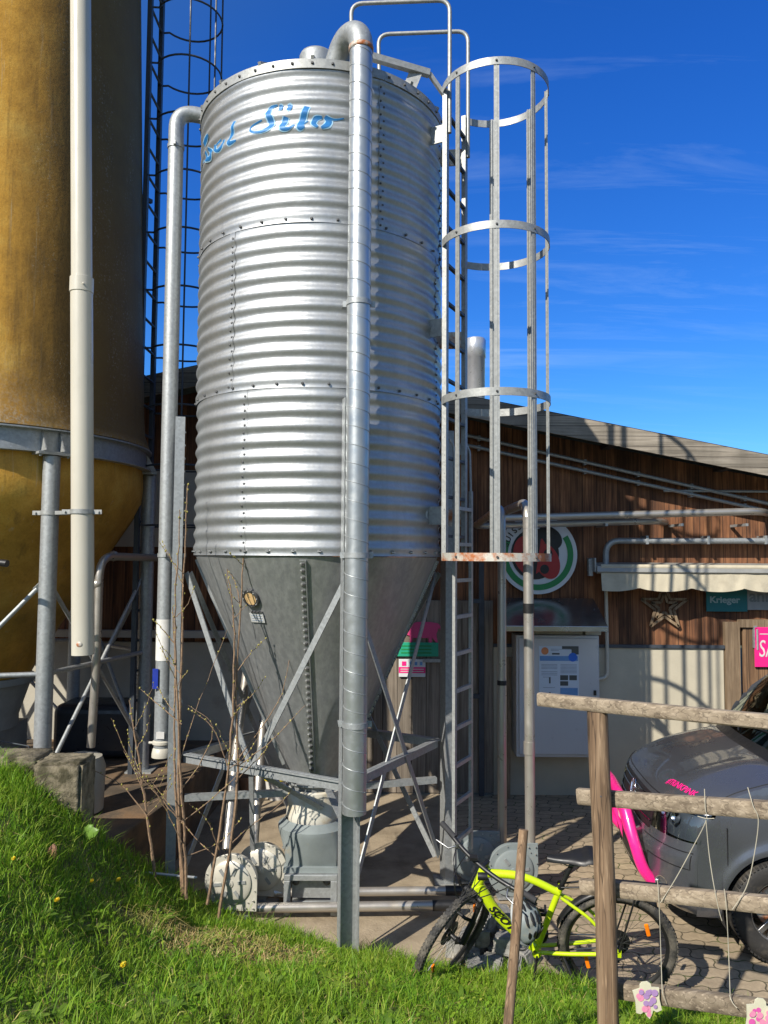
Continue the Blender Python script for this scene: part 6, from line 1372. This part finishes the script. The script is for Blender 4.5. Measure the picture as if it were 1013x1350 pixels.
# side skirts: columns from sill / wheel arch up to the shell's own edge
AW = (.86, 3.86); WR_ = .345
def edge_top(a):
    best = None
    for i in range(7 * 8, 18 * 8): 
        r = i / 8; e = prow(r)
        if e[2] >= a: return e[3], e[4]
    return prow(18)[3], prow(18)[4]
body = region(lambda r, s: not (isgl(r, s) or isgr(r, s) or ishl(r, s) or islow(r, s) or iscowl(r, s)), M['vanpaint'], 'body', van)
WIN = ((1.42, 2.45), (2.55, 3.6), (3.7, 4.6))
def inwin(a, z): return any(a0 + (.18 * (z - 1.24) / .5 if a0 < 2 else 0) < a < a1 for a0, a1 in WIN) and 1.27 < z < 1.70
for sgn in (-1, 1):
    b = MB(); A = sorted(set(list(np.linspace(.30, 4.85, 110)) + [w + .40 * math.cos(t) for w in AW for t in np.linspace(0, PI, 30)])); nzr = 20; vs = []
    for a in A:
        if a < .31: a = .301
        zb = .27
        for w in AW:
            if abs(a - w) < .40: zb = max(zb, .345 + math.sqrt(.16 - (a - w) ** 2) * .985)
        if a < .44: zt = .88 + (a - .3) / .14 * .085; hwt = .94
        else: zt, hwt = edge_top(a)
        for k in range(nzr + 1):
            z = zb + (zt - zb) * k / nzr
            y = .895 + .055 * min(1, max(0, (z - .27) / .25)) ** .7 + .006
            if z > .8: y = y + (hwt - y) * ((z - .8) / (zt - .8)) ** 1.6 if zt > .8 else y
            y = min(y, .9435 + .06 * max(0, a - .31)) 
            for w in AW:
                dd = math.hypot(a - w, z - .345); y += .022 * math.exp(-((dd - .41) / .05) ** 2) * (1 if z > .3 else .3)
            vs.append((VX + a, VY + sgn * y, z))
    k = nzr + 1; b.add(vs, [(i * k + j, i * k + j + 1, (i + 1) * k + j + 1, (i + 1) * k + j) for i in range(len(A) - 1) for j in range(nzr) if not inwin((A[i] + A[i + 1]) / 2, (vs[i * k + j][2] + vs[(i + 1) * k + j + 1][2]) / 2)], True); b.build('side_panel', M['vanpaint'], van)
    b = MB()
    for w in AW: b.lathe([(.395, -.02), (.395, .26), (.1, .26)], 40, (VX + w, VY + sgn * .93, .345), Matrix.Rotation(R(90 * sgn), 3, 'X'), a0=R(-20), a1=R(200)) if sgn > 0 else b.lathe([(.395, -.02), (.395, .26), (.1, .26)], 40, (VX + w, VY - .93, .345), Matrix.Rotation(R(90), 3, 'X') @ Matrix.Scale(-1, 3, (0, 0, 1)), a0=R(-20), a1=R(200))
    b.build('wheel_arch', M['darkin'], van)
    # side windows
    for a0, a1 in WIN:
        b = MB(); pts = []
        for (a, z) in ((a0 - .06, 1.24), (a1 + .03, 1.24), (a1 + .03, 1.74), (a0 + (.16 if a0 < 2 else -.03), 1.74)):
            zt, hwt = edge_top(a); y = .956 + (hwt - .956) * max(0, (z - .8) / (zt - .8)) ** 1.6; pts.append(Vector((VX + a, VY + sgn * (y + .006), z)))
        b.add(pts + [p - Vector((0, sgn * .01, 0)) for p in pts], [(0, 1, 2, 3), (4, 5, 6, 7), (0, 1, 5, 4), (1, 2, 6, 5), (2, 3, 7, 6), (3, 0, 4, 7)]); b.build('side_window', M['glass'], van)
b = MB(); b.bx(VX + .45, VX + 4.7, VY - .80, VY + .80, .24, .27); b.build('floor_pan', M['black'], van)
region(isgl, M['glass'], 'windscreen', van); region(iscowl, M['black'], 'cowl', van)
gr = region(isgr, M['black'], 'grille', van, -.006)
b = MB()
for r in (5.35, 5.75, 6.2): b.tube([surf(r, s, .004) for s in np.linspace(-.54, .54, 15)], .006, 6)
b.build('chrome_bars', M['chrome'], gr)
# round emblem, V over W in a ring
e0 = surf(5.85, 0, .015); nE = Vector((-1, 0, .22)).normalized(); uE = Vector((0, -1, 0)); wE = nE.cross(uE)
if wE.z < 0: wE = -wE
b = MB(); b.tube([e0 + (uE * math.cos(t) + wE * math.sin(t)) * .068 for t in [2 * PI * i / 32 for i in range(32)]], .008, 8, closed=True)
for pl in ([(-.034, .056), (0, .004), (.034, .056)], [(-.058, .022), (-.03, -.055), (0, -.004), (.03, -.055), (.058, .022)]): b.tube([e0 + uE * x + wE * y for x, y in pl], .007, 6)
b.build('emblem', M['chrome'], gr)
lo = region(islow, M['black'], 'lower_intake', van, -.012)
for sgn in (-1, 1):
    hl = region(lambda r, s: ishl(r, s) and s * sgn > 0, M['lens'], 'headlight', van, .002)
    b = MB(); MXh = Vector((-1, 0, .1)).to_track_quat('Z', 'Y').to_matrix()
    for s_, r_ in ((.66, .055), (.80, .05)): c = surf(6.0, s_ * sgn, -.05); b.lathe([(r_, .03), (r_ * .8, 0), (.012, -.02), (0, -.02)], 20, c, MXh); 
    b.build('reflector_bowl', M['chrome'], hl)
    region(lambda r, s: ishl(r, s) and s * sgn > 0, M['steeldk'], 'housing', hl, -.07)
    b = MB(); c = surf(1.7, .80 * sgn, .0); b.lathe([(.055, .012), (.05, .012), (.042, -.01), (0, -.014)], 24, c, (Vector((-1, -.0 + .75 * sgn, .05))).to_track_quat('Z', 'Y').to_matrix()); b.build('fog_lamp', M['chrome'], van)
    b = MB(); b.bx(VX + 1.34, VX + 1.46, VY + sgn * .99, VY + sgn * 1.16, 1.26, 1.46); b.bx(VX + 1.36, VX + 1.44, VY + sgn * .88 if sgn > 0 else VY - .99, VY + .99 if sgn > 0 else VY - .88, 1.28, 1.32); b.build('wing_mirror', M['black'], van, bevel=.02)
# panel gaps (dark grooves laid along the skin)
b = MB()
b.tube([surf(r, .965, .001) for r in np.linspace(7.3, 11.2, 30)], .0035, 5); b.tube([surf(r, -.965, .001) for r in np.linspace(7.3, 11.2, 30)], .0035, 5)
b.tube([surf(7.02, s, .001) for s in np.linspace(-.93, .93, 40)], .004, 5)
for sg in (-1, 1):
    b.tube([surf(4.15, s * sg, .001) for s in np.linspace(.5, .99, 14)], .0035, 5); b.tube([surf(2.75, s * sg, .001) for s in np.linspace(.62, .98, 12)] + [surf(r, .985 * sg, .001) for r in np.linspace(2.75, 3.9, 8)], .0035, 5)
    b.tube([surf(r, .62 * sg, .001) for r in np.linspace(1.0, 2.75, 10)], .0035, 5)
    b.tube([(VX + .50, VY + sg * .958, z) for z in np.linspace(.36, .9, 10)], .0035, 5)
b.build('panel_gap', M['black'], body)
# bonnet lettering in pink film
b = MB(); vs, fs = text_geo('#TRiNKPiNK', .074, .0005, 'LEFT', .0012, 0, 3); Lw = max(v.x for v in vs)
def tx(v):
    t = v.x / Lw; s = -.50 - .34 * t; r = 7.85 + .10 * t; p = surf(r, s); tu = (surf(r, s - .01) - surf(r, s + .01)).normalized(); nn = (surf(r, s, .01) - p).normalized(); return p + nn.cross(tu) * v.y + nn * (.005 + (.0008 if v.z > 0 else 0))
b.add([tx(v) for v in vs], fs); b.build('lettering', M['pinkfilm'], body, weld=False)
# wipers, dashboard, steering wheel, seats
b = MB()
for s0, s1 in ((-.75, -.05), (.1, .7)): b.tube([surf(12.25, s0, .012), surf(12.5, (s0 + s1) / 2, .016), surf(12.45, s1, .014)], .007, 6)
b.build('wiper', M['black'], van)
b = MB(); b.bx(VX + 1.06, VX + 1.5, VY - .76, VY + .76, .9, 1.22); b.build('dashboard', M['darkin'], van, bevel=.03)
b = MB(); c = Vector((VX + 1.56, VY - .36, 1.28)); MM = Euler((0, R(-62), 0)).to_matrix(); b.tube([c + MM @ Vector((.185 * math.cos(a), .185 * math.sin(a), 0)) for a in [2 * PI * i / 36 for i in range(36)]], .014, 8, closed=True)
for a in (R(90), R(-90), R(180)): b.tube([c, c + MM @ Vector((.18 * math.cos(a), .18 * math.sin(a), 0))], .014, 6)
b.tube([c, (VX + 1.36, VY - .36, 1.14)], .03, 8); b.build('steering_wheel', M['black'], van)
for sg in (-1, 1): b = MB(); b.bx(VX + 2.3, VX + 2.46, VY + sg * .40 - .24, VY + sg * .40 + .24, .7, 1.42); b.bx(VX + 2.32, VX + 2.42, VY + sg * .40 - .13, VY + sg * .40 + .13, 1.44, 1.64); b.bx(VX + 1.9, VX + 2.4, VY + sg * .40 - .24, VY + sg * .40 + .24, .6, .75); b.build('seat', M['darkin'], van, bevel=.05, seg=3)
b = MB(); b.tube([(VX + 1.40, VY + .1, 1.68), (VX + 1.5, VY + .0, 1.72)], .012, 6); b.bx(VX + 1.49, VX + 1.52, VY - .12, VY + .12, 1.63, 1.71); b.build('rear_view_mirror', M['black'], van, bevel=.01)
# wheels
def vwheel(a, sgn):
    c = Vector((VX + a, VY + sgn * .86, WR_)); MX = Matrix.Rotation(R(90) * (-sgn), 3, 'X')
    b = MB(); prof = [(.215, -.10), (.24, -.11), (.30, -.112), (.33, -.10), (.343, -.08)] + [(.3445, -.06 + .001), (.3445, -.045), (.338, -.043), (.338, -.036), (.345, -.034), (.345, -.004), (.338, -.003), (.338, .003), (.345, .004), (.345, .034), (.338, .036), (.338, .043), (.3445, .045), (.3445, .06)] + [(.343, .08), (.33, .10), (.30, .112), (.24, .11), (.215, .10)]
    b.lathe(prof, 64, c, MX)
    for i in range(72):
        an = 2 * PI * i / 72
        for sd_ in (-1, 1):
            d = MX @ Vector((math.cos(an), math.sin(an), 0)); ax = MX @ Vector((0, 0, 1)); tg = ax.cross(d); b.box(c + d * .338 + ax * sd_ * .088, (.016, .05, .012), Matrix((tg, ax, d)).transposed())
    ty = b.build('wheel', M['rubber'], van, weld=False)
    b = MB(); b.lathe([(.225, -.09), (.225, .08), (.212, .098), (.205, .09), (.20, .03), (.20, -.09)], 48, c, MX); b.lathe([(0, .062), (.035, .062), (.055, .05), (.06, .0)], 24, c, MX)
    ax = MX @ Vector((0, 0, 1))
    for k in range(5):
        for dl in (-.19, .19):
            an = 2 * PI * k / 5 + PI / 2; d0 = MX @ Vector((math.cos(an + dl * .3), math.sin(an + dl * .3), 0)); d1 = MX @ Vector((math.cos(an + dl * 1.05), math.sin(an + dl * 1.05), 0)); b.bar(c + d0 * .04 + ax * .045, c + d1 * .208 + ax * .066, .036, .03, ax)
    b.build('rim', M['alu'], ty, bevel=.004); b = MB(); b.lathe([(0, .0), (.15, .0), (.15, -.02)], 32, c, MX); b.box(c + ax * .012 + Vector((.1, 0, .05)), (.09, .05, .14)); b.build('brake_disc', M['rust'], ty)
for a in AW:
    for sgn in (-1, 1): vwheel(a, sgn)
# pink front bar
def fb(a, y, z): return Vector((VX + a, VY + y, z))
YAW = R(-6)
def fl(px, py, Y):                        # the bar's stations, brought into the van's own frame
    q = at(px, py, Y) - Vector((VX, VY, 0)); q = Matrix.Rotation(-YAW, 3, 'Z') @ q; return q
bar = [fl(872, 1172, 5.82), fl(850, 1148, 5.80), fl(837, 1112, 5.83), fl(829, 1082, 5.90), fl(823, 1060, 5.98), fl(816, 1046, 6.10)]
b = MB()
for sg in (-1, 1):
    pts = [Vector((VX + q.x, VY + sg * abs(q.y), q.z)) for q in bar] + [Vector((VX + bar[-1].x + .01, VY, bar[-1].z + .005))]
    b.tube(smoothline(pts, 8), .042, 16)
b.build('front_bar', M['pink'], van)
for sg in (-1, 1):
    b = MB(); y_ = sg * .2; b.tube([Vector((VX + bar[-1].x, VY + y_, bar[-1].z)), Vector((VX - .03, VY + y_, .62)), Vector((VX + .06, VY + y_, .36))], .02, 12); b.build('bar_strut', M['pink'], van)
b = MB(); q = [surf(1.9 + .1 * k, 0, .01) for k in range(2)]; b.box(surf(3.2, 0, .012), (.012, .52, .115)); b.build('number_plate', M['whitepl'], van)

van.rotation_euler.z = YAW
